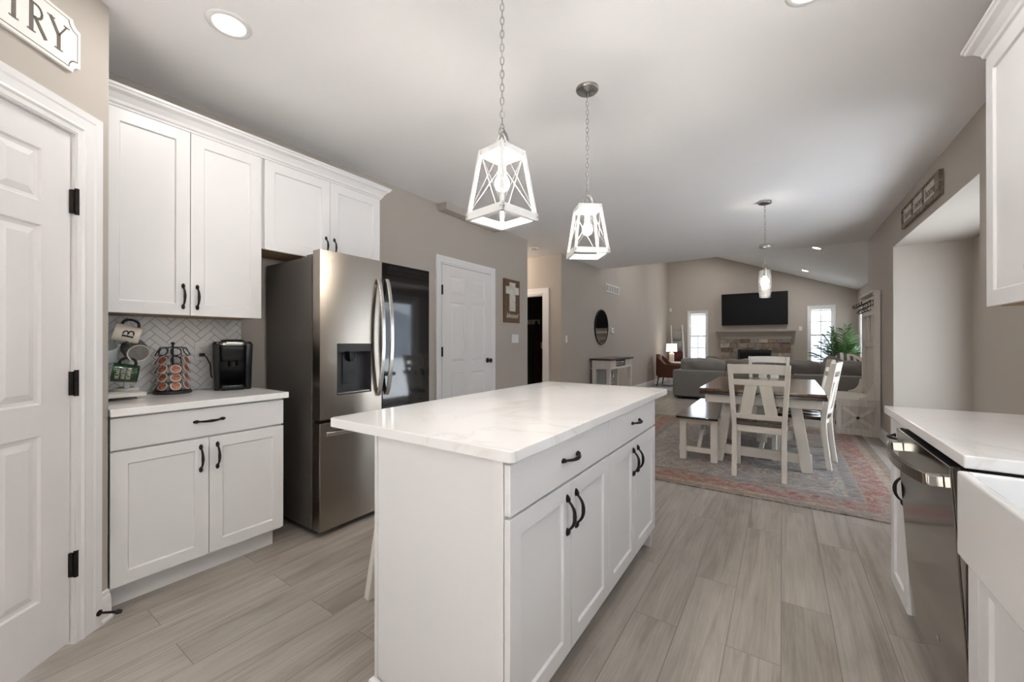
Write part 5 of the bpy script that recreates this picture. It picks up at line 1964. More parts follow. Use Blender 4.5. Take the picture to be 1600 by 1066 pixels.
def serif(x, y, w=0.016): return ([(x - w / 2, y), (x + w / 2, y)], 0.0045)


hU = 0.052
LET = {
    'P': ([([(0.010, -hU), (0.010, hU)], TH), ([(0.010, hU - .002), (0.026, hU - .002)] + arc(0.026, 0.024, 0.020, 0.026, 90, -90, 9) + [(0.010, -0.002)], 0.007), serif(0.01, -hU, .026), serif(0.006, hU, .02)], 0.056),
    'A': ([([(0.034, hU), (0.060, -hU)], TH), ([(0.033, hU), (0.006, -hU)], TN), ([(0.016, -0.014), (0.050, -0.014)], TN), serif(0.006, -hU, .022), serif(0.060, -hU, .026)], 0.072),
    'N': ([([(0.010, -hU), (0.010, hU)], TN), ([(0.010, hU), (0.060, -hU)], TH), ([(0.060, -hU), (0.060, hU)], TN), serif(0.01, -hU, .022), serif(0.008, hU, .022), serif(0.06, hU, .022)], 0.074),
    'T': ([([(0.032, -hU), (0.032, hU)], TH), ([(0.0, hU - .002), (0.064, hU - .002)], 0.006), ([(0.001, hU), (0.001, hU - .016)], .004), ([(0.063, hU), (0.063, hU - .016)], .004), serif(0.032, -hU, .028)], 0.068),
    'R': ([([(0.010, -hU), (0.010, hU)], TH), ([(0.010, hU - .002), (0.026, hU - .002)] + arc(0.026, 0.026, 0.020, 0.024, 90, -90, 9) + [(0.010, 0.002)], 0.0075), ([(0.022, 0.002), (0.058, -hU)], TH), serif(0.01, -hU, .026), serif(0.006, hU, .02)], 0.062),
    'Y': ([([(0.004, hU), (0.034, 0.0)], TH), ([(0.064, hU), (0.034, 0.0)], TN), ([(0.034, 0.004), (0.034, -hU)], TH), serif(0.006, hU, .026), serif(0.064, hU, .02), serif(0.034, -hU, .028)], 0.068),
}
b = MB()
cx = -0.2235
for ch in 'PANTRY':
    st, adv = LET[ch]
    strokes(b, [([(px + cx, py) for px, py in ln], wd) for ln, wd in st], 0.01, sm @ Matrix.Translation((0, 0, 0.014)), 0.0012)
    cx += adv + 0.010
b.build('lettering', 'signink', t)

# door stop on the pantry baseboard
q0 = PC + PD * 0.062 + PN * 0.016
t = thing('door_stop', 'black spring door stop on the pantry baseboard', 'door stop', (q0.x, q0.y, 0.06))
b = MB()
dn = Vector((PN.x, PN.y, 0))
p0 = Vector((q0.x, q0.y, 0.062))
b.lathe([(0.0, 0), (0.013, 0), (0.012, 0.006), (0.006, 0.010), (0.0, 0.0105)], zframe(dn, p0), 16)
b.build('mounting_cup', 'bronze', t)
b = MB()
b.cyl(0.0048, 0.008, 0.070, zframe(dn, p0), 12)
b.build('rod', 'bronze', t)
b = MB()
b.lathe([(0.0, 0.068), (0.009, 0.069), (0.010, 0.074), (0.008, 0.086), (0.0, 0.088)], zframe(dn, p0), 14)
b.build('rubber_tip', 'matblack', t)

# cross sign
t = thing('cross_sign', 'brown board wall sign with a white slatted cross and the word blessed', 'sign', (XL, 4.445, 1.465))
cm = frame((0, 1, 0), (0, 0, 1), (XL + 0.001, 4.438, 1.7525))
cw_, chh = 0.375, 0.575
b = MB()
for k in range(6): b.box(-cw_ / 2, cw_ / 2, -chh / 2 + k * chh / 6 + (0.0006 if k else 0), -chh / 2 + (k + 1) * chh / 6, 0, 0.018, cm)
b.build('board', 'rustic', t, 0.0015)
b = MB()
for k in range(27):
    y0 = -0.135 + k * 0.0142
    hw = 0.152 if 0.085 <= y0 <= 0.185 else 0.068
    b.box(-hw, hw, y0, y0 + 0.0126, 0.018, 0.027, cm)
b.build('cross', 'whitewash', t, 0.0008)
b = MB()
text_mesh(b, 'blessed', 0.092, cm @ Matrix.Translation((0.0, -0.195, 0.0185)), 0.001, 0.35)
b.build('lettering', 'cream', t)

outlet('wall_switch', 'white three-gang switch plate below the cross sign', faceX(XL, 4.535, 1.250), 'triple')
outlet('wall_switch', 'white single switch plate past the hall corner', faceX(XL, 6.10, 1.255), 'single')

# smoke detector in the hall
t = thing('smoke_detector', 'round white smoke detector on the hall ceiling', 'smoke detector', (-3.19, 5.33, CZ))
b = MB()
b.lathe([(0.0, -0.036), (0.045, -0.035), (0.062, -0.024), (0.066, -0.012), (0.070, -0.010), (0.070, 0.0)], Matrix.Translation((-3.19, 5.33, CZ)), 30)
b.build('housing', 'whiteplastic', t)
b = MB()
for k in range(16):
    a = 2 * pi * k / 16
    b.box(0.050, 0.058, -0.004, 0.004, -0.031, -0.027, Matrix.Translation((-3.19, 5.33, CZ)) @ Matrix.Rotation(a, 4, 'Z'))
b.build('vent_slots', 'switchgap', t)

# dark room: hook rail with coats
t = thing('coat_rail', 'pale wood hook rail on the dark wall beyond the hall', 'coat rack', (-4.6, 7.5, 1.6))
b = MB()
b.box(-5.0, -4.345, 7.482, 7.4995, 1.592, 1.692)
b.build('board', 'brace', t, 0.002)
for x_ in (-4.93, -4.72, -4.53, -4.40):
    b = MB()
    b.tube([(x_, 7.482, 1.66), (x_, 7.44, 1.65), (x_, 7.425, 1.675)], 0.006, 6)
    b.tube([(x_, 7.482, 1.62), (x_, 7.45, 1.605), (x_, 7.44, 1.625)], 0.006, 6)
    b.build('hook', 'bronze', t)


def coat(x_, zt, zb, hw, mat, label, seed):
    b = MB()
    lv = []
    for i in range(15):
        s = i / 14
        z = zt + (zb - zt) * s
        w_ = hw * (0.22 + 0.78 * min(1, s * 3.2) ** 0.7)
        pl = []
        for k in range(24):
            a = 2 * pi * k / 24
            fold = 1 + 0.16 * sin(a * 5 + seed + s * 2) * min(1, s * 2)
            pl.append((x_ + w_ * cos(a) * fold, 7.44 + 0.045 * sin(a) * fold * (0.5 + s * 0.5)))
        lv.append((pl, z))
    loft(b, lv)
    tag(b.build('coat', mat), label, 'coat', 'coats on the dark hall rail')


coat(-4.74, 1.655, 0.72, 0.15, 'navy', 'dark navy coat hanging on the hook rail, left one', 1)
coat(-4.40, 1.655, 0.30, 0.10, 'maroon', 'dark maroon coat hanging on the hook rail, right one', 4)
t = outlet('wall_switch', 'small pale switch plate on the dark room wall', frame((1, 0, 0), (0, 0, 1), (-4.22, 7.5, 1.40)), 'single')
b = MB()
b.box(-4.33, -4.17, 7.484, 7.4995, 1.06, 1.20)
tag(b.build('wall_plaque', 'brace', None, 0.002), 'small wooden plaque on the dark room wall', 'plaque')

# round mirror, vent, thermostat
t = thing('round_mirror', 'round dark-framed mirror above the console table', 'mirror', (XL, 7.665, 1.15))
mm_ = faceX(XL + 0.001, 7.665, 1.503)
b = MB()
b.lathe([(0.338, 0.012), (0.338, 0.022), (0.356, 0.022), (0.356, 0.0), (0.338, 0.0)], mm_, 64, cap=False)
b.build('frame', 'bronze', t)
b = MB()
b.lathe([(0.0, 0.013), (0.339, 0.013)], mm_, 64, cap=False)
b.add([(0.34 * cos(2 * pi * k / 64), 0.34 * sin(2 * pi * k / 64), 0.004) for k in range(64)], [tuple(range(64))], mm_)
M['mirror'] = pm('silvered_glass', (0.62, 0.63, 0.62), 0.02, metal=1.0, var=0.01)
b.build('glass', 'mirror', t)
t = thing('return_vent', 'white return-air grille high on the living room left wall', 'vent', (XL, 8.305, 2.33))
vm = faceX(XL + 0.001, 8.305, 2.335)
b = MB()
W2, H2 = 0.41, 0.088
for a in ((-W2, W2, -H2, -H2 + 0.022), (-W2, W2, H2 - 0.022, H2), (-W2, -W2 + 0.03, -H2 + .022, H2 - .022), (W2 - 0.03, W2, -H2 + .022, H2 - .022)): b.box(*a, 0, 0.012, vm)
for k in range(1, 5): b.box(-W2 + 0.03 + k * 0.152 - 0.012, -W2 + 0.03 + k * 0.152 + 0.012, -H2 + .022, H2 - .022, 0, 0.011, vm)
b.build('grille_frame', 'whiteplastic', t, 0.002)
b = MB()
for k in range(8): b.box(-W2 + 0.03, W2 - 0.03, -H2 + 0.026 + k * 0.0165, -H2 + 0.033 + k * 0.0165, 0.001, 0.007, vm)
b.build('louvres', 'whiteplastic', t)
b = MB()
b.box(-W2 + 0.03, W2 - 0.03, -H2 + .022, H2 - .022, 0, 0.001, vm)
b.build('duct_dark', 'gasket', t)
t = thing('thermostat', 'small white thermostat beside the round mirror', 'thermostat', (XL, 8.28, 1.40))
b = MB()
tm = faceX(XL + 0.0005, 8.28, 1.452)
b.box(-0.075, 0.075, -0.055, 0.055, 0, 0.022, tm)
b.build('case', 'whiteplastic', t, 0.004)
b = MB()
b.box(0.00, 0.03, -0.02, 0.025, 0.022, 0.0228, tm)
b.build('display', 'gasket', t)
outlet('wall_outlet', 'white outlet low on the living room wall by the armchair', faceX(XL, 11.28, 0.50), 'duplex')
b = MB()
b.box(-2.955, -2.895, YF - 0.035, YF - 0.0005, 2.17, 2.27)
tag(b.build('alarm_sensor', 'whiteplastic', None, 0.006), 'small white motion sensor in the far corner', 'sensor')
outlet('wall_switch', 'white switch plate between the mantel and the right window', frame((1, 0, 0), (0, 0, 1), (0.415, YF, 1.57)), 'single')

# home sweet home sign
t = thing('home_sign', 'three-panel wooden home sweet home sign over the bay opening', 'sign', (XR, 4.98, 2.33))
HM = frame((0, -1, 0), (0, 0, 1), (XR - 0.001, 4.975, 2.442))
W2, H2 = 0.585, 0.098
b = MB()
b.box(-W2, W2, -H2, -H2 + 0.042, 0, 0.028, HM); b.box(-W2, W2, H2 - 0.014, H2, 0, 0.028, HM)
b.box(-W2, -W2 + 0.022, -H2 + .042, H2 - .014, 0, 0.028, HM); b.box(W2 - 0.11, W2, -H2 + .042, H2 - .014, 0, 0.028, HM)
b.build('frame', 'rusticframe', t, 0.002)
xs = [-0.563, -0.217, 0.129, 0.475]
for k, wd in enumerate(('home', 'sweet', 'home')):
    p = MB()
    p.box(xs[k] + 0.006, xs[k + 1] - 0.006, -H2 + 0.042, H2 - 0.014, 0.004, 0.014, HM)
    po = p.build('panel', 'signface', t, 0.001)
    b = MB()
    text_mesh(b, wd, 0.112, HM @ Matrix.Translation(((xs[k] + xs[k + 1]) / 2, 0.012, 0.0145)), 0.001, 0.35 if k == 1 else 0.15)
    b.build('lettering', 'signink', po)
b = MB()
for k in (1, 2): b.box(xs[k] - 0.006, xs[k] + 0.006, -H2 + 0.042, H2 - 0.014, 0, 0.024, HM)
b.build('divider', 'rusticframe', t)
b = MB()
b.tube([HM @ Vector((-W2 - 0.004, H2 + 0.008, 0.012)), HM @ Vector((W2 - 0.09, H2 + 0.008, 0.012))], 0.008, 8)
for x_ in (-W2 + 0.02, 0, W2 - 0.12): b.box(x_ - 0.008, x_ + 0.008, H2 - 0.004, H2 + 0.012, 0.006, 0.018, HM)
b.build('hanging_rod', 'bronze', t)


# ------------------------------------------------------------------ dining
RX0, RX1, RY0, RY1 = -1.72, 0.838, 3.595, 6.86
b = MB()
o = [(x + (RX0 + RX1) / 2, y + (RY0 + RY1) / 2) for x, y in rrect((RX1 - RX0) / 2, (RY1 - RY0) / 2, 0.01, 2)]
b.prism(o, 0.0005, 0.009)
tag(b.build('area_rug', mat_rug((RX1 - RX0) / 2, (RY1 - RY0) / 2)), 'faded red, cream and blue patterned rug under the dining table', 'rug')
RZ = 0.009

TX0, TX1, TY0, TY1 = -0.672, 0.322, 4.245, 5.880
tcx = (TX0 + TX1) / 2
t = thing('dining_table', 'dining table with dark brown top on white trestle legs', 'table', (tcx, 5.06, RZ))
b = MB()
o = [(x + tcx, y + (TY0 + TY1) / 2) for x, y in rrect((TX1 - TX0) / 2, (TY1 - TY0) / 2, 0.02, 3)]
b.prism(o, 0.736, 0.760)
b.build('tabletop', 'tabletop', t, 0.004)
b = MB()
b.box(TX0 + 0.006, TX1 - 0.006, TY0 + 0.006, TY1 - 0.006, 0.728, 0.7355)
b.box(TX0 + 0.003, TX1 - 0.003, TY0 + 0.003, TY1 - 0.003, 0.704, 0.728)
b.build('extension_leaf', 'darkedge', t, 0.003)
b = MB()
ax0, ax1, ay0, ay1 = TX0 + 0.045, TX1 - 0.045, TY0 + 0.06, TY1 - 0.06
for a in ((ax0, ax1, ay0, ay0 + 0.022), (ax0, ax1, ay1 - 0.022, ay1), (ax0, ax0 + 0.022, ay0 + .022, ay1 - .022), (ax1 - 0.022, ax1, ay0 + .022, ay1 - .022)): b.box(*a, 0.622, 0.7035)
b.build('apron', 'furn', t, 0.002)
LYS = (4.545, 5.58)
for yy in LYS:
    for s in (-1, 1):
        b = MB()
        b.bar((tcx + s * 0.265, yy, 0.70), (tcx + s * 0.365, yy, RZ), 0.088, 0.07, (1, 0, 0))
        b.build('leg', 'furn', t, 0.003)
    b = MB()
    b.box(tcx - 0.40, tcx + 0.40, yy - 0.018, yy + 0.018, 0.085, 0.175)
    b.build('cross_rail', 'furn', t, 0.003)
    b = MB()
    b.box(tcx - 0.30, tcx + 0.30, yy - 0.03, yy + 0.03, 0.640, 0.7035)
    b.build('top_cleat', 'furn', t, 0.003)
b = MB()
b.box(tcx - 0.018, tcx + 0.018, LYS[0] + 0.018, LYS[1] - 0.018, 0.095, 0.165)
b.build('stretcher', 'furn', t, 0.003)
for yy in (4.90, 5.23):
    b = MB()
    b.box(tcx - 0.045, tcx + 0.045, yy - 0.018, yy + 0.018, 0.1655, 0.7035)
    b.build('stretcher_post', 'furn', t, 0.002)

# bench ----------------------------------------------------------------
t = thing('dining_bench', 'dark-topped white bench along the left side of the dining table', 'bench', (-0.70, 5.03, RZ))
BX0, BX1, BY0, BY1 = -0.893, -0.512, 4.285, 5.790
b = MB()
b.box(BX0, BX1, BY0, BY1, 0.438, 0.460)
b.build('seat', 'benchtop', t, 0.004)
b = MB()
for a in ((BX0 + 0.03, BX1 - 0.03, BY0 + 0.115, BY0 + 0.137), (BX0 + 0.03, BX1 - 0.03, BY1 - 0.137, BY1 - 0.115), (BX0 + 0.03, BX0 + 0.052, BY0 + .137, BY1 - .137), (BX1 - 0.052, BX1 - 0.03, BY0 + .137, BY1 - .137)):
    b.box(*a, 0.375, 0.4375)
b.build('apron', 'furn', t, 0.002)
for yy in (BY0 + 0.125, BY1 - 0.125):
    for xx in (BX0 + 0.048, BX1 - 0.048):
        b = MB()
        b.box(xx - 0.030, xx + 0.030, yy - 0.033, yy + 0.033, RZ, 0.4376)
        b.build('leg', 'furn', t, 0.003)
    b = MB()
    b.box(BX0 + 0.008, BX1 - 0.008, yy - 0.012, yy + 0.012, 0.088, 0.138)
    b.build('cross_rail', 'furn', t, 0.002)
bcx = (BX0 + BX1) / 2
for s, ye in ((1, BY0 + 0.14), (-1, BY1 - 0.14)):
    b = MB()
    b.bar((bcx, ye, 0.115), (bcx, ye + s * 0.42, 0.43), 0.034, 0.034, (1, 0, 0))
    b.build('diagonal_brace', 'furn', t, 0.002)


# chairs: local +y is the way the sitter faces, origin on the floor under the seat centre
def make_chair(label):
    t = thing('dining_chair', label, 'chair', (0, 0, 0), 0, 'white dining chairs with dark seats')
    def rearx(s, z): return s * (0.186 + 0.030 * max(0, (z - 0.45)) / 0.55)
    def reary(z):
        if z > 0.45: return -0.205 - 0.085 * ((z - 0.45) / 0.55) ** 1.15
        return -0.205 - 0.045 * ((0.45 - z) / 0.45) ** 1.4
    for s in (-1, 1):
        b = MB()
        zs = [0, 0.1, 0.2, 0.32, 0.45, 0.55, 0.66, 0.78, 0.90, 1.0]
        P = []
        for z in zs:
            x_, y_ = rearx(s, z), reary(z)
            w_ = 0.017 + 0.005 * (1 - abs(z - 0.45))
            for i, j in ((-1, -1), (1, -1), (1, 1), (-1, 1)): P.append((x_ + i * 0.019, y_ + j * w_, z))
        n = len(zs) - 1
        F = [(3, 2, 1, 0), tuple(4 * n + q for q in range(4))]
        for i in range(n): F += [(4 * i + q, 4 * i + (q + 1) % 4, 4 * i + 4 + (q + 1) % 4, 4 * i + 4 + q) for q in range(4)]
        b.add(P, F)
        b.build('rear_leg', 'furn', t, 0.005)
        b = MB()
        b.bar((s * 0.188, 0.185, 0.452), (s * 0.188, 0.190, 0), 0.040, 0.040)
        b.build('front_leg', 'furn', t, 0.004)
    def rail(z0, z1, nm, th=0.020, hw=None, curve=0.022, dz=0.0):
        b = MB()
        P, F = [], []
        n = 10
        for i in range(n + 1):
            s = -1 + 2 * i / n
            for z in (z0, z1):
                w_ = (hw if hw else (rearx(1, (z0 + z1) / 2) - 0.012))
                y_ = reary(z) - curve * (1 - s * s)
                P += [(s * w_, y_ - th / 2, z + dz * (1 - s * s)), (s * w_, y_ + th / 2, z + dz * (1 - s * s))]
        for i in range(n):
            a, c = 4 * i, 4 * i + 4
            F += [(a, c, c + 2, a + 2), (a + 1, a + 3, c + 3, c + 1), (a, a + 1, c + 1, c), (a + 2, c + 2, c + 3, a + 3)]
        F += [(0, 2, 3, 1), (4 * n, 4 * n + 1, 4 * n + 3, 4 * n + 2)]
        b.add(P, F)
        b.build(nm, 'furn', t, 0.003)
    rail(0.915, 0.998, 'top_rail', 0.024, None, 0.022, 0.006)
    rail(0.818, 0.868, 'upper_rail', 0.020)
    rail(0.515, 0.560, 'lower_rail', 0.020)
    for s in (-1, 1):
        b = MB()
        P = []
        for z, xc in ((0.55, s * 0.098), (0.83, s * 0.052)):
            for dx, dy in ((-0.046, -0.007), (0.046, -0.007), (0.046, 0.007), (-0.046, 0.007)):
                x_ = xc + dx
                P.append((x_, reary(z) - 0.020 * (1 - (x_ / 0.19) ** 2) + dy, z))
        b.add(P, [(3, 2, 1, 0), (4, 5, 6, 7), (0, 1, 5, 4), (1, 2, 6, 5), (2, 3, 7, 6), (3, 0, 4, 7)])
        b.build('splat', 'furn', t, 0.002)
    b = MB()
    o = [(-0.175, -0.215), (0.175, -0.215), (0.228, 0.0), (0.225, 0.20), (0.19, 0.225), (-0.19, 0.225), (-0.225, 0.20), (-0.228, 0.0)]
    n = 12
    # dished seat
    P, F = [], []
    G = 14
    for j in range(G + 1):
        v = -1 + 2 * j / G
        hw = 0.178 + 0.048 * min(1, (v + 1) / 0.9)
        for i in range(G + 1):
            u = -1 + 2 * i / G
            dish = -0.008 * max(0, 1 - ((abs(u) - 0.48) / 0.34) ** 2) * max(0, 1 - (v / 0.8) ** 2)
            P.append((u * hw, v * 0.222, 0.488 + dish))
    N = (G + 1) ** 2
    P += [(x_, y_, 0.456) for x_, y_, z_ in P[:N]]
    for j in range(G):
        for i in range(G):
            a = j * (G + 1) + i
            F += [(a, a + 1, a + G + 2, a + G + 1), (N + a, N + a + G + 1, N + a + G + 2, N + a + 1)]
    for k in range(G):
        for a, c in ((k, k + 1), (N - G - 1 + k, N - G + k), (k * (G + 1), (k + 1) * (G + 1)), (k * (G + 1) + G, (k + 1) * (G + 1) + G)): F.append((a, c, N + c, N + a))
    b.add(P, F)
    b.build('seat', 'seat', t, 0.004)
    b = MB()
    b.box(-0.168, 0.168, 0.176, 0.196, 0.388, 0.4555); b.box(-0.168, 0.168, -0.205, -0.185, 0.395, 0.4555)
    b.box(-0.198, -0.178, -0.185, 0.165, 0.388, 0.4555); b.box(0.178, 0.198, -0.185, 0.165, 0.388, 0.4555)
    b.build('apron', 'furn', t, 0.002)
    return t


ch = make_chair('white dining chair at the near end of the table, back to the camera')
dup(ch, (-0.150, 6.085, RZ), pi, 'white dining chair at the far end of the table, nearest the sofa')
dup(ch, (0.156, 4.964, RZ), radians(79), 'white dining chair on the right side of the table, nearer the camera')
dup(ch, (0.150, 5.500, RZ), radians(90), 'white dining chair on the right side of the table, farther one near the sofa')
ch.location = (-0.172, 4.330, RZ)
ch.rotation_euler = (0, 0, 0)

# ------------------------------------------------------------------ hall tree
t = thing('hall_tree', 'whitewashed wooden hall tree bench with coat hooks against the right wall', 'hall tree', (0.80, 7.23, 0))
HX, HXB, HY0, HY1 = 0.588, 1.024, 6.735, 7.730
b = MB()
b.box(HX + 0.012, HXB, HY0 + 0.012, HY1 - 0.012, 0.02, 0.440)
b.build('base', 'brace_shaded', t)
b = MB()
b.box(HX - 0.012, HXB, HY0 - 0.012, HY1 + 0.012, 0.440, 0.466)
b.build('bench_seat', 'brace', t, 0.003)
# near end panel: frame and crossed battens
em = frame((1, 0, 0), (0, 0, 1), (HX, HY0 + 0.012, 0))
wE = HXB - HX
b = MB()
b.box(0, wE, 0.0, 0.085, 0, 0.020, em); b.box(0, wE, 0.375, 0.440, 0, 0.016, em)
b.box(0, 0.055, 0.085, 0.375, 0, 0.016, em); b.box(wE - 0.055, wE, 0.085, 0.375, 0, 0.016, em)
for (x0, y0), (x1, y1) in (((0.06, 0.10), (wE - 0.06, 0.36)), ((0.06, 0.36), (wE - 0.06, 0.10))):
    b.bar(em @ Vector((x0, y0, 0.005)), em @ Vector((x1, y1, 0.005)), 0.040, 0.018, (0, 0, 1))
b.build('end_panel', 'brace', t, 0.002)
fm = frame((0, -1, 0), (0, 0, 1), (HX + 0.012, HY1, 0))
LF = HY1 - HY0
b = MB()
b.box(0, LF, 0, 0.085, 0, 0.020, fm); b.box(0, LF, 0.405, 0.440, 0, 0.012, fm)
b.build('front_rail', 'brace', t, 0.002)
for k in range(2):
    d = shaker(LF / 2 - 0.03, 0.31, fm @ Matrix.Translation((0.02 + k * (LF / 2 - 0.01), 0.09, 0.014)), 0.013, 0.05, 0.006).build('door', 'brace', t, 0.001)
    b = MB()
    xk = 0.02 + k * (LF / 2 - 0.01)
    b.lathe([(0.006, 0), (0.006, 0.012), (0.014, 0.018), (0.012, 0.026), (0, 0.028)], fm @ Matrix.Translation((xk + (LF / 2 - 0.07 if k == 0 else 0.04), 0.27, 0.014)), 12)
    b.build('knob', 'bronze', d)
    b = MB()
    xh = xk + (0.0 if k == 0 else LF / 2 - 0.03)
    for z in (0.12, 0.33): b.box(xh - 0.012, xh + 0.012, z, z + 0.05, 0.014, 0.020, fm)
    b.build('hinge', 'bronze', d)
for nm_, y0 in (('upright', HY0), ('upright', HY1 - 0.07)):
    b = MB()
    b.box(0.968, HXB, y0, y0 + 0.07, 0.466, 1.80)
    b.box(0.958, HXB + 0.001, y0 - 0.008, y0 + 0.078, 1.80, 1.835)
    b.build(nm_, 'furn', t, 0.003)
b = MB()
b.box(0.976, HXB, HY0 + 0.07, HY1 - 0.07, 1.56, 1.80)
b.box(0.940, HXB + 0.001, HY0 - 0.02, HY1 + 0.02, 1.8355, 1.862)
b.build('header', 'furn', t, 0.003)
b = MB()
for k in range(8):
    y0 = HY0 + 0.07 + k * (LF - 0.14) / 8
    b.box(0.998, 1.012, y0 + 0.001, y0 + (LF - 0.14) / 8 - 0.001, 0.52, 1.18)
b.box(0.985, 1.020, HY0 + 0.07, HY1 - 0.07, 0.466, 0.54)
b.box(0.985, 1.020, HY0 + 0.07, HY1 - 0.07, 1.14, 1.22)
b.build('back_panel', 'brace', t, 0.002)
for yy in (HY0 + 0.285, HY0 + 0.625):
    b = MB()
    b.box(0.985, 1.015, yy, yy + 0.07, 1.22, 1.56)
    b.build('back_stile', 'furn', t, 0.002)
b = MB()
b.box(1.016, 1.022, HY0 + 0.07, HY1 - 0.07, 1.22, 1.56)
b.build('mirror_panel', 'mirror', t)
for y0 in (HY0 + 0.004, HY1 - 0.040):
    o = [(0.968, 0.466), (0.700, 0.466), (0.700, 0.490)] + [(0.968 - 0.255 * cos(radians(a)), 0.745 - 0.245 * sin(radians(a))) for a in (80, 70, 58, 46, 34, 22, 10, 0)] + [(0.968, 0.78)]
    # concave curve from low front to tall back
    o = [(0.968, 0.466), (0.815, 0.466), (0.815, 0.486)] + [(0.815 + 0.125 * sin(radians(a)), 0.486 + 0.150 * (1 - cos(radians(a)))) for a in (15, 30, 45, 60, 75, 90)] + [(0.945, 0.665), (0.968, 0.665)]
    b = MB()
    b.prism(o, -y0, -(y0 + 0.036), frame((1, 0, 0), (0, 0, 1)))
    b.build('side_bracket', 'furn', t, 0.002)
for yy in (6.86, 7.06, 7.27, 7.47, 7.62):
    b = MB()
    X = 0.976
    b.tube([(X, yy, 1.735), (X - 0.030, yy, 1.742), (X - 0.075, yy, 1.700), (X - 0.108, yy, 1.690), (X - 0.120, yy, 1.712), (X - 0.116, yy, 1.730)], 0.0058, 7)
    b.tube([(X, yy, 1.690), (X - 0.040, yy, 1.672), (X - 0.072, yy, 1.628), (X - 0.048, yy, 1.606), (X - 0.022, yy, 1.628)], 0.0058, 7)
    b.box(X - 0.004, X, yy - 0.012, yy + 0.012, 1.66, 1.755)
    b.build('coat_hook', 'bronze', t)

# ------------------------------------------------------------------ console table
t = thing('console_table', 'white console table with dark top under the round mirror', 'console table', (-2.80, 7.73, 0))
KX, KY0, KY1 = -2.590, 7.045, 8.40
b = MB()
b.box(XL + 0.012, KX, KY0, KY1, 0.858, 0.895)
b.build('tabletop', 'consoletop', t, 0.004)
for xx in (XL + 0.05, KX - 0.10):
    for yy in (KY0 + 0.035, KY1 - 0.105):
        b = MB()
        b.box(xx, xx + 0.07, yy, yy + 0.07, 0, 0.858)
        b.build('leg', 'furn', t, 0.003)
b = MB()
b.box(XL + 0.05, KX - 0.03, KY0 + 0.030, KY0 + 0.050, 0.715, 0.8575)
b.box(XL + 0.05, KX - 0.03, KY1 - 0.050, KY1 - 0.030, 0.715, 0.8575)
b.box(KX - 0.050, KX - 0.034, KY0 + 0.105, KY0 + 0.38, 0.715, 0.8575); b.box(KX - 0.050, KX - 0.034, KY1 - 0.42, KY1 - 0.105, 0.715, 0.8575)
b.box(KX - 0.050, KX - 0.034, KY0 + 0.38, KY1 - 0.42, 0.715, 0.735)
b.box(XL + 0.02, KX - 0.02, KY0 + 0.02, KY1 - 0.02, 0.695, 0.715)
b.build('apron', 'furn', t, 0.002)
b = MB()
b.box(XL + 0.04, XL + 0.05, KY0 + 0.105, KY1 - 0.105, 0.10, 0.694)
b.build('back_panel', 'greypanel', t)
b = MB()
b.box(XL + 0.05, KX - 0.05, KY0 + 0.05, KY1 - 0.05, 0.14, 0.165)
b.build('lower_shelf', 'furn', t, 0.002)
b = MB()
for z in (0.755, 0.80): b.box(KX - 0.052, KX - 0.046, KY0 + 0.42, KY1 - 0.46, z, z + 0.03)
b.build('drawer', 'greypanel', t)
# coiled silver ornament on the shelf
t = thing('coil_sculpture', 'tall silvered coral-like ornament on the console shelf', 'ornament', (-2.69, 7.25, 0.166))
b = MB()
b.lathe([(0.0, 0), (0.05, 0), (0.05, 0.012), (0.0, 0.013)], Matrix.Translation((-2.69, 7.25, 0.1655)), 20)
b.build('base', 'silver', t)
random.seed(3)
b = MB()
for k in range(5):
    a0 = k * 1.3
    P = []
    for i in range(26):
        s = i / 25
        rr = 0.030 + 0.040 * abs(sin(s * 6 + k))
        P.append((-2.69 + rr * cos(a0 + s * 8), 7.25 + rr * sin(a0 + s * 8), 0.178 + s * 0.47))
    b.tube(P, [0.008 + 0.006 * abs(sin(i * 1.7 + k)) for i in range(26)], 6)
b.build('branches', 'silver', t)


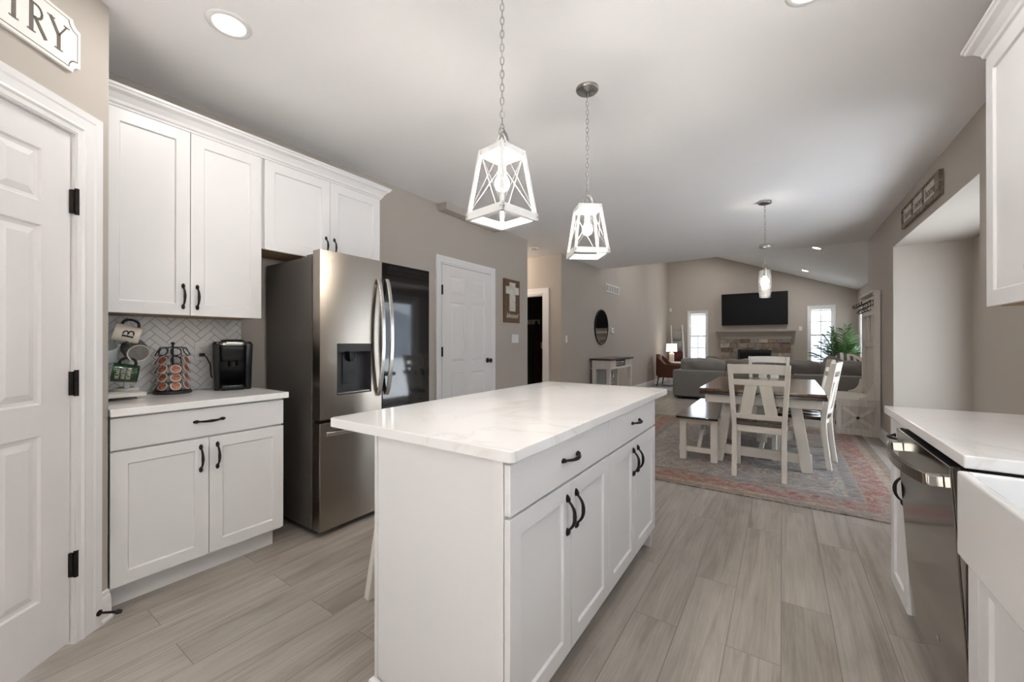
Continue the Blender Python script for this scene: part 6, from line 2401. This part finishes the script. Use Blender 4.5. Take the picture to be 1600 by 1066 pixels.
# ------------------------------------------------------------------ fireplace wall
FCX = -0.655
t = thing('fireplace', 'stone fireplace with a black firebox below the television', 'fireplace', (FCX, YF - 0.10, 0))
fx0, fx1, fz = -1.505, 0.200, 1.285
FY = YF - 0.12
ox0, ox1, oz = -1.055, -0.243, 0.985
b = MB()
b.box(fx0, ox0, FY + 0.012, YF - 0.0005, 0, fz); b.box(ox1, fx1, FY + 0.012, YF - 0.0005, 0, fz); b.box(ox0, ox1, FY + 0.012, YF - 0.0005, oz, fz)
b.build('mortar_bed', 'stone_grout', t)
random.seed(21)
b = MB()
fr = frame((1, 0, 0), (0, 0, 1), (0, FY + 0.012, 0))
z = 0.0
while z < fz - 0.03:
    h = random.choice((0.10, 0.125, 0.145, 0.17))
    if fz - z - h < 0.07: h = fz - z
    x = fx0
    while x < fx1 - 0.01:
        w_ = random.uniform(0.12, 0.27)
        if fx1 - x - w_ < 0.09: w_ = fx1 - x
        cells = [(x, x + w_, z, z + h)]
        if random.random() < 0.16 and h > 0.14:
            q = h * random.uniform(0.42, 0.58)
            cells = [(x, x + w_, z, z + q), (x, x + w_, z + q, z + h)]
        for (a0, a1, c0, c1) in cells:
            if c1 > 0 and c0 < oz:
                if a0 < ox0 < a1 and c0 < oz: a1 = ox0 if (ox0 - a0) > 0.03 else a0
                elif a0 < ox1 < a1: a0 = ox1 if (a1 - ox1) > 0.03 else a1
                elif a0 >= ox0 and a1 <= ox1:
                    if c1 <= oz + 0.03: a1 = a0
                    else: c0 = oz
                if a0 < ox0 and a1 > ox1: a1 = ox0
            if a1 - a0 < 0.03 or c1 - c0 < 0.03: continue
            g = 0.007
            j = lambda: random.uniform(-0.005, 0.005)
            d = random.uniform(0.012, 0.030)
            poly = [(a0 + g + j(), c0 + g + j()), ((a0 + a1) / 2, c0 + g + j()), (a1 - g + j(), c0 + g + j()), (a1 - g + j(), (c0 + c1) / 2), (a1 - g + j(), c1 - g + j()), ((a0 + a1) / 2, c1 - g + j()), (a0 + g + j(), c1 - g + j()), (a0 + g + j(), (c0 + c1) / 2)]
            b.prism(poly, 0.0, d, fr)
        x += w_
    z += h
b.build('stones', 'stone', t, 0.008, 2, 50)
b = MB()
b.box(ox0, ox1, YF - 0.012, YF - 0.001, 0.02, oz)
b.box(ox0, ox0 + 0.01, FY + 0.005, YF - 0.012, 0.0, oz); b.box(ox1 - 0.01, ox1, FY + 0.005, YF - 0.012, 0.0, oz)
b.box(ox0 + 0.01, ox1 - 0.01, FY + 0.005, YF - 0.012, oz - 0.01, oz)
b.build('firebox', 'firebox', t)
b = MB()
for a in ((ox0 + 0.011, ox1 - 0.011, oz - 0.075, oz - 0.012), (ox0 + 0.011, ox1 - 0.011, 0.02, 0.09), (ox0 + 0.011, ox0 + 0.05, 0.09, oz - 0.075), (ox1 - 0.05, ox1 - 0.011, 0.09, oz - 0.075)):
    b.box(a[0], a[1], FY - 0.004, FY + 0.006, a[2], a[3])
b.build('metal_surround', 'firebox', t, 0.002)
b = MB()
b.box(ox0 + 0.05, ox1 - 0.05, FY + 0.001, FY + 0.004, 0.09, oz - 0.075)
b.build('glass_front', 'screen', t)
t = thing('mantel', 'taupe crown-profile mantel shelf over the stone fireplace', 'mantel', (FCX, YF - 0.1, 1.287))
MANT = [(0, 0), (0.128, 0), (0.128, 0.085), (0.134, 0.092), (0.140, 0.110), (0.165, 0.150), (0.205, 0.190), (0.212, 0.205), (0.235, 0.208), (0.235, 0.240), (0, 0.240)]
b = MB()
nn = len(MANT)
rings = []
mx0, mx1 = -1.515, 0.210
for (px, sx) in ((mx0, -1), (mx1, 1)):
    rings.append([(px + sx * max(0, a - 0.128), YF - 0.0005 - a, 1.287 + z_) for a, z_ in MANT])
b.add(rings[0] + rings[1], [(k, (k + 1) % nn, nn + (k + 1) % nn, nn + k) for k in range(nn)])
for rg, px in zip(rings, (mx0, mx1)):
    P = list(rg) + [(x_, YF - 0.0005, z_) for x_, y_, z_ in rg]
    b.add(P, [(k, k + 1, nn + k + 1, nn + k) for k in range(nn - 1)])
b.build('shelf', 'mantel', t)

# television on a tilting mount
t = thing('television', 'large black flat television mounted above the mantel', 'television', (-0.665, YF - 0.06, 1.68))
tv = Matrix.Translation((-0.668, YF - 0.075, 1.685)) @ Matrix.Rotation(radians(4), 4, 'X')
TW, TH_ = 0.805, 0.915
b = MB()
b.box(-TW, TW, -0.022, 0.010, 0, TH_, tv)
b.build('housing', 'matblack', t, 0.004)
b = MB()
b.box(-TW + 0.010, TW - 0.010, -0.0235, -0.0221, 0.016, TH_ - 0.010, tv)
b.build('screen', 'screen', t)
b = MB()
b.box(-0.35, 0.35, 0.045, 0.072, 0.30, 0.62, tv)
for x_ in (-0.2, 0.2): b.box(x_ - 0.02, x_ + 0.02, 0.010, 0.046, 0.25, 0.68, tv)
b.build('wall_mount', 'mountgrey', t)

# ------------------------------------------------------------------ sofa
SY, SXL, SXR = 9.06, -1.955, 1.36
t = thing('sectional_sofa', 'long grey sectional sofa seen from behind', 'sofa', (-0.3, 9.5, 0))
b = MB()
for xx in (SXL + 0.1, -0.3, SXR - 0.1):
    for yy in (SY + 0.08, SY + 0.85): b.cyl(0.022, 0, 0.05, Matrix.Translation((xx, yy, 0)), 10)
b.box(SXL + 0.03, SXR - 0.03, SY + 0.03, SY + 0.92, 0.03, 0.06)
b.build('feet', 'matblack', t)


def softbox(b, x0, x1, y0, y1, z0, z1, r=0.03):
    o = [(x + (x0 + x1) / 2, y + (y0 + y1) / 2) for x, y in rrect((x1 - x0) / 2, (y1 - y0) / 2, r, 4)]
    sm_ = lambda d: [(x + (x0 + x1) / 2, y + (y0 + y1) / 2) for x, y in rrect((x1 - x0) / 2 - d, (y1 - y0) / 2 - d, r, 4)]
    return loft(b, [(sm_(0.01), z0), (o, z0 + 0.015), (o, z1 - 0.03), (sm_(0.008), z1 - 0.01), (sm_(0.03), z1)])


for nm, a in (('back', (SXL, -0.965, SY, SY + 0.20, 0.06, 0.612)), ('back', (-0.961, 0.16, SY, SY + 0.20, 0.06, 0.612)), ('back', (0.164, SXR, SY, SY + 0.20, 0.06, 0.612)),
              ('arm', (SXL + 0.001, SXL + 0.2, SY + 0.202, SY + 0.95, 0.06, 0.60)), ('seat_base', (SXL + 0.202, SXR, SY + 0.202, SY + 0.93, 0.06, 0.28)),
              ('chaise_base', (0.50, SXR, SY + 0.932, SY + 1.70, 0.06, 0.28))):

    b = softbox(MB(), *a)
    b.build(nm, 'sofa', t)
for x0, x1 in ((SXL + 0.205, -0.965), (-0.960, 0.16), (0.165, SXR)):
    b = MB()
    b.cushion(x0, x1, SY + 0.34, SY + 0.93, 0.28, 0.46, None, 8, 0.75, 0.01, x0)
    b.build('seat_cushion', 'sofa', t)
b = MB()
b.cushion(0.50, SXR, SY + 0.935, SY + 1.70, 0.28, 0.46, None, 8, 0.75, 0.01, 9)
b.build('seat_cushion', 'sofa', t)
for i, (x0, x1) in enumerate(((-1.83, -0.962), (-0.968, -0.10), (-0.11, 0.585), (0.575, 1.345))):
    b = MB()
    b.cushion(x0, x1, SY + 0.06, SY + 0.40, 0.50, 0.862, None, 10, 0.62, 0.035, i * 3.7)
    b.build('back_cushion', 'sofa2' if i > 0 else 'sofa', t)
b = MB()
b.cushion(-1.39, -1.08, SY + 0.42, SY + 0.60, 0.462, 0.895, None, 8, 0.5, 0.02, 4)
tag(b.build('throw_pillow', 'taupe'), 'brown taupe throw pillow peeking over the left sofa cushion', 'pillow')


def pillow(x, y, z, w, h, d, rx, ry, rz, mat, label):
    b = MB()
    m = Matrix.Translation((x, y, z)) @ Matrix.Rotation(rz, 4, 'Z') @ Matrix.Rotation(ry, 4, 'Y') @ Matrix.Rotation(rx, 4, 'X')
    b.cushion(-w / 2, w / 2, -d / 2, d / 2, -h / 2, h / 2, m, 8, 0.25, 0.008, x)
    tag(b.build('throw_pillow', mat), label, 'pillow', 'throw pillows at the right end of the sofa')


k = NT('striped_cushion_fabric')
wv = k.n('ShaderNodeTexWave', i_Scale=3.2, i_Distortion=0.6)
k.l(k.coords('Object', (1, 0.0, 1.0)), wv.inputs['Vector'])
k.l(k.ramp(wv.outputs['Fac'], [(0.45, (0.13, 0.125, 0.12)), (0.55, (0.66, 0.64, 0.60))]), k.b.inputs['Base Color'])
k.b.inputs['Roughness'].default_value = 0.9
M['stripe'] = k.m
M['whitefab'] = pm('white_cushion_fabric', (0.66, 0.65, 0.62), 0.92, var=0.05, scale=30, bump=0.2, bscale=300)
pillow(0.80, SY + 0.50, 0.70, 0.42, 0.42, 0.15, radians(-12), radians(30), 0, 'sofa2', 'grey throw pillow tipped on the sofa, left one of the right-end three')
pillow(0.985, SY + 0.69, 0.755, 0.42, 0.42, 0.15, radians(-14), radians(30), 0, 'stripe', 'white and grey striped throw pillow, middle one at the sofa right end')
pillow(1.13, SY + 0.88, 0.745, 0.40, 0.40, 0.15, radians(-10), radians(25), 0, 'cream', 'cream throw pillow, right one at the sofa right end')

# ------------------------------------------------------------------ armchair, side table, lamp
t = thing('armchair', 'cognac leather armchair with black legs by the left wall', 'armchair', (-2.50, 11.45, 0))
ax, ay = -2.50, 11.45
b = MB()
# shell: faces +x, wraps round; outline in plan
outer = [(ax + 0.34, ay - 0.36), (ax - 0.10, ay - 0.37), (ax - 0.30, ay - 0.30), (ax - 0.38, ay - 0.12), (ax - 0.385, ay + 0.12), (ax - 0.30, ay + 0.30), (ax - 0.10, ay + 0.37), (ax + 0.34, ay + 0.36)]
inner = [(ax + 0.34, ay - 0.27), (ax - 0.08, ay - 0.27), (ax - 0.20, ay - 0.22), (ax - 0.26, ay - 0.09), (ax - 0.26, ay + 0.09), (ax - 0.20, ay + 0.22), (ax - 0.08, ay + 0.27), (ax + 0.34, ay + 0.27)]
top = [0.60, 0.63, 0.80, 0.875, 0.875, 0.80, 0.63, 0.60]
n = 8
P = [(x, y, 0.27) for x, y in outer] + [(x * 1.0, y, z) for (x, y), z in zip(outer, top)] + [(x, y, z - 0.01) for (x, y), z in zip(inner, top)] + [(x, y, 0.30) for x, y in inner]
F = []
for i in range(n - 1):
    for k_ in range(3): F.append((k_ * n + i, k_ * n + i + 1, (k_ + 1) * n + i + 1, (k_ + 1) * n + i))
    F.append((3 * n + i, 3 * n + i + 1, i + 1, i))
F += [(0, n, 2 * n, 3 * n), (n - 1, 2 * n - 1, 3 * n - 1, 4 * n - 1)]
b.add(P, F)
so = b.build('shell', 'leather', t, 0.03, 3, 30)
b = MB()
b.cushion(ax - 0.24, ax + 0.36, ay - 0.265, ay + 0.265, 0.29, 0.47, None, 8, 0.75, 0.005, 2)
b.build('seat_cushion', 'leather', t)
b = MB()
b.box(ax - 0.30, ax + 0.33, ay - 0.30, ay + 0.30, 0.25, 0.295)
b.build('base', 'leather', t, 0.02)
for sx, sy in ((-0.27, -0.28), (-0.27, 0.28), (0.29, -0.28), (0.29, 0.28)):
    b = MB()
    b.tube([(ax + sx, ay + sy, 0.26), (ax + sx * 1.14, ay + sy * 1.1, 0.0105)], [0.02, 0.012], 8)
    b.build('leg', 'matblack', t)

t = thing('side_table', 'small white side table between armchair and sofa', 'side table', (-2.66, 12.33, 0))
b = MB()
b.lathe([(0.0, 0.588), (0.250, 0.588), (0.258, 0.596), (0.258, 0.606), (0.250, 0.612), (0.0, 0.612)], Matrix.Translation((-2.68, 12.35, 0)), 36)
b.build('tabletop', 'marble', t)
for k_ in range(3):
    a = k_ * 2.094 + 0.4
    b = MB()
    b.tube([(-2.68 + 0.12 * cos(a), 12.35 + 0.12 * sin(a), 0.59), (-2.68 + 0.22 * cos(a), 12.35 + 0.22 * sin(a), 0.0105)], 0.013, 8)
    b.build('leg', 'lamp_white', t)
LXc, LYc = -2.675, 12.28
t = thing('table_lamp', 'lit table lamp with white shade and textured ceramic base', 'lamp', (LXc, LYc, 0.6125))
b = MB()
b.lathe([(0.0, 0.6125), (0.066, 0.6125), (0.068, 0.62), (0.068, 0.865), (0.060, 0.885), (0.018, 0.895), (0.018, 0.915), (0, 0.916)], Matrix.Translation((LXc, LYc, 0)), 28)
b.build('base', 'ceramic', t)
b = MB()
b.lathe([(0.150, 0.925), (0.140, 1.155), (0.138, 1.155), (0.148, 0.925), (0.150, 0.925)], Matrix.Translation((LXc, LYc, 0)), 36, cap=False)
b.build('shade', 'shade', t)
b = MB()
b.lathe([(0.0, 0.985), (0.02, 0.99), (0.03, 1.015), (0.025, 1.04), (0.012, 1.06)], Matrix.Translation((LXc, LYc, 0)), 16)
b.cyl(0.006, 0.915, 0.99, Matrix.Translation((LXc, LYc, 0)), 8)
b.build('bulb', 'bulb', t)
lamp('bulb_lamp', 'POINT', (LXc, LYc, 1.02), 14, (1, 0.82, 0.6), 0.03)

# blanket ladder leaning on the far wall
t = thing('blanket_ladder', 'white blanket ladder leaning on the far wall beside the left window', 'ladder', (-2.70, 13.0, 0))
zt = 1.735
rails = [((-2.905, 13.275, zt), (-2.80, 12.86, 0.0)), ((-2.575, 13.275, zt), (-2.395, 12.86, 0.0))]
rails = [((-2.905, 13.270, zt), (-2.745, 12.86, 0.0)), ((-2.575, 13.270, zt), (-2.410, 12.86, 0.0))]
for a_, c_2 in rails:
    b = MB()
    b.bar(a_, c_2, 0.032, 0.028)
    b.build('rail', 'lamp_white', t, 0.003)
rung = []
for s in (0.125, 0.305, 0.475, 0.66, 0.85):
    p0 = Vector(rails[0][0]).lerp(Vector(rails[0][1]), s)
    p1 = Vector(rails[1][0]).lerp(Vector(rails[1][1]), s)
    rung.append((p0, p1))
    b = MB()
    b.tube([p0, p1], 0.013, 8)
    b.build('rung', 'lamp_white', t)
for i, (nm, mt_, L, lb) in enumerate((('throw_blanket', 'quilt', 0.28, 'grey throw draped over the top ladder rung'), ('throw_blanket', 'quilt', 0.26, 'grey striped throw draped over the second ladder rung'),
                                       ('throw_blanket', 'burgundy', 0.30, 'burgundy throw draped over the third ladder rung'))):
    p0, p1 = rung[i]
    a_, c_2 = p0.lerp(p1, 0.14), p0.lerp(p1, 0.90)
    b = MB()
    P, F = [], []
    NU = 12
    prof = [(0.021, -L), (0.019, -L * 0.5), (0.018, 0.0), (0.012, 0.014), (0.0, 0.019), (-0.012, 0.014), (-0.018, 0.0), (-0.019, -L * 0.5), (-0.021, -L * 0.85)]
    thick = 0.006
    for off in (0, thick):
        for u in range(NU + 1):
            q = a_.lerp(c_2, u / NU)
            for dy, dz in prof:
                sgn_ = 1 + off / 0.018
                w_ = 0.003 * sin(u * 1.7) * (1 if dz < 0 else 0)
                P.append((q.x, q.y - dy * sgn_ - w_, q.z + dz + (off if dz > -0.001 else 0)))
    np_ = len(prof)
    tot = (NU + 1) * np_
    for o_ in (0, tot):
        for u in range(NU):
            for v in range(np_ - 1):
                F.append((o_ + u * np_ + v, o_ + (u + 1) * np_ + v, o_ + (u + 1) * np_ + v + 1, o_ + u * np_ + v + 1))
    for u in range(NU):
        for v in (0, np_ - 1): F.append((u * np_ + v, (u + 1) * np_ + v, tot + (u + 1) * np_ + v, tot + u * np_ + v))
    for v in range(np_ - 1):
        for u in (0, NU): F.append((u * np_ + v, u * np_ + v + 1, tot + u * np_ + v + 1, tot + u * np_ + v))
    b.add(P, F, None, True)
    tag(b.build(nm, mt_), lb, 'blanket', 'throws on the blanket ladder')

b = MB()
b.box(-2.95, -0.70, 10.35, 12.85, 0.0005, 0.010)
tag(b.build('living_rug', 'palerug'), 'pale grey rug under the armchair and sofa front', 'rug')
b = MB()
b.cushion(-2.87, -2.79, 12.50, 12.57, 0.613, 0.80, None, 6, 0.8, 0.003, 1)
tag(b.build('vase', 'burgundy'), 'small dark red vase behind the table lamp', 'vase')

# ------------------------------------------------------------------ palm
PXc, PYc = 1.22, 12.72
t = thing('potted_palm', 'green palm in a basket planter beside the right window', 'plant', (PXc, PYc, 0))
b = MB()
b.lathe([(0.0, 0.0), (0.15, 0.0), (0.17, 0.03), (0.20, 0.26), (0.20, 0.34), (0.185, 0.34), (0.18, 0.27), (0.0, 0.26)], Matrix.Translation((PXc, PYc, 0)), 28)
b.build('planter', 'basket', t)
random.seed(9)
st = MB()
lf = MB()
NF = 26
for i in range(NF):
    a = i * 2.399 + 0.3
    lean = 0.10 + 0.36 * (i / NF)
    Ht = 1.62 - 0.62 * (i / NF) + random.uniform(-.05, .05)
    base_ = Vector((PXc + 0.04 * cos(a), PYc + 0.04 * sin(a), 0.27))
    d = Vector((cos(a), sin(a), 0))
    if d.x > 0: d.x *= 0.55
    if d.y > 0: d.y *= 0.8
    P = []
    for k_ in range(9):
        s = k_ / 8
        P.append(base_ + d * (lean * 1.25 * s ** 1.8) + Vector((0, 0, (Ht - 0.27) * (s - 0.22 * lean * 2 * s ** 3))))
    st.tube(P, [0.008 - 0.006 * k_ / 8 for k_ in range(9)], 5)
    for k_ in range(3, 9):
        for sub in (0, 0.5):
            s = min(1.0, (k_ + sub) / 8)
            ii = min(7, int(s * 8))
            q = P[ii].lerp(P[ii + 1], s * 8 - ii)
            tg = (P[ii + 1] - P[ii]).normalized()
            sd = tg.cross(Vector((0, 0, 1)))
            if sd.length < 0.05: sd = Vector((-sin(a), cos(a), 0))
            sd.normalize()
            for sg in (-1, 1):
                L = 0.30 * (1 - 0.55 * abs(s - 0.6))
                dr = (sd * sg * 0.8 + tg * 0.75 + Vector((0, 0, random.uniform(-.15, .1)))).normalized()
                e = q + dr * L + Vector((0, 0, -0.05))
                e.x = min(e.x, XF - 0.03); e.y = min(e.y, YF - 0.06)
                mid = q.lerp(e, 0.45) + Vector((0, 0, 0.018))
                wv_ = dr.cross(Vector((0, 0, 1))).normalized() * 0.019
                up_ = Vector((0, 0, 0.0012))
                lf.add([q, mid - wv_, e, mid + wv_, q - up_, mid - wv_ - up_, e - up_, mid + wv_ - up_], [(0, 1, 2, 3), (7, 6, 5, 4), (0, 4, 5, 1), (1, 5, 6, 2), (2, 6, 7, 3), (3, 7, 4, 0)])
st.build('stems', 'stem', t)
lf.build('fronds', 'leaf', t)

# warm fixture of the hall, out of view round the corner
t = thing('hall_light', 'flush ceiling light in the hall, hidden round the corner', 'ceiling light', (-4.15, 5.40, CZ))
b = MB()
b.lathe([(0.0, -0.075), (0.06, -0.072), (0.11, -0.055), (0.135, -0.02), (0.135, 0.0)], Matrix.Translation((-4.15, 5.40, CZ)), 32)
b.build('dome', 'lens', t)
lamp('hall_lamp', 'POINT', (-4.15, 5.40, CZ - 0.16), 6.5, (1, 0.80, 0.60), 0.08)
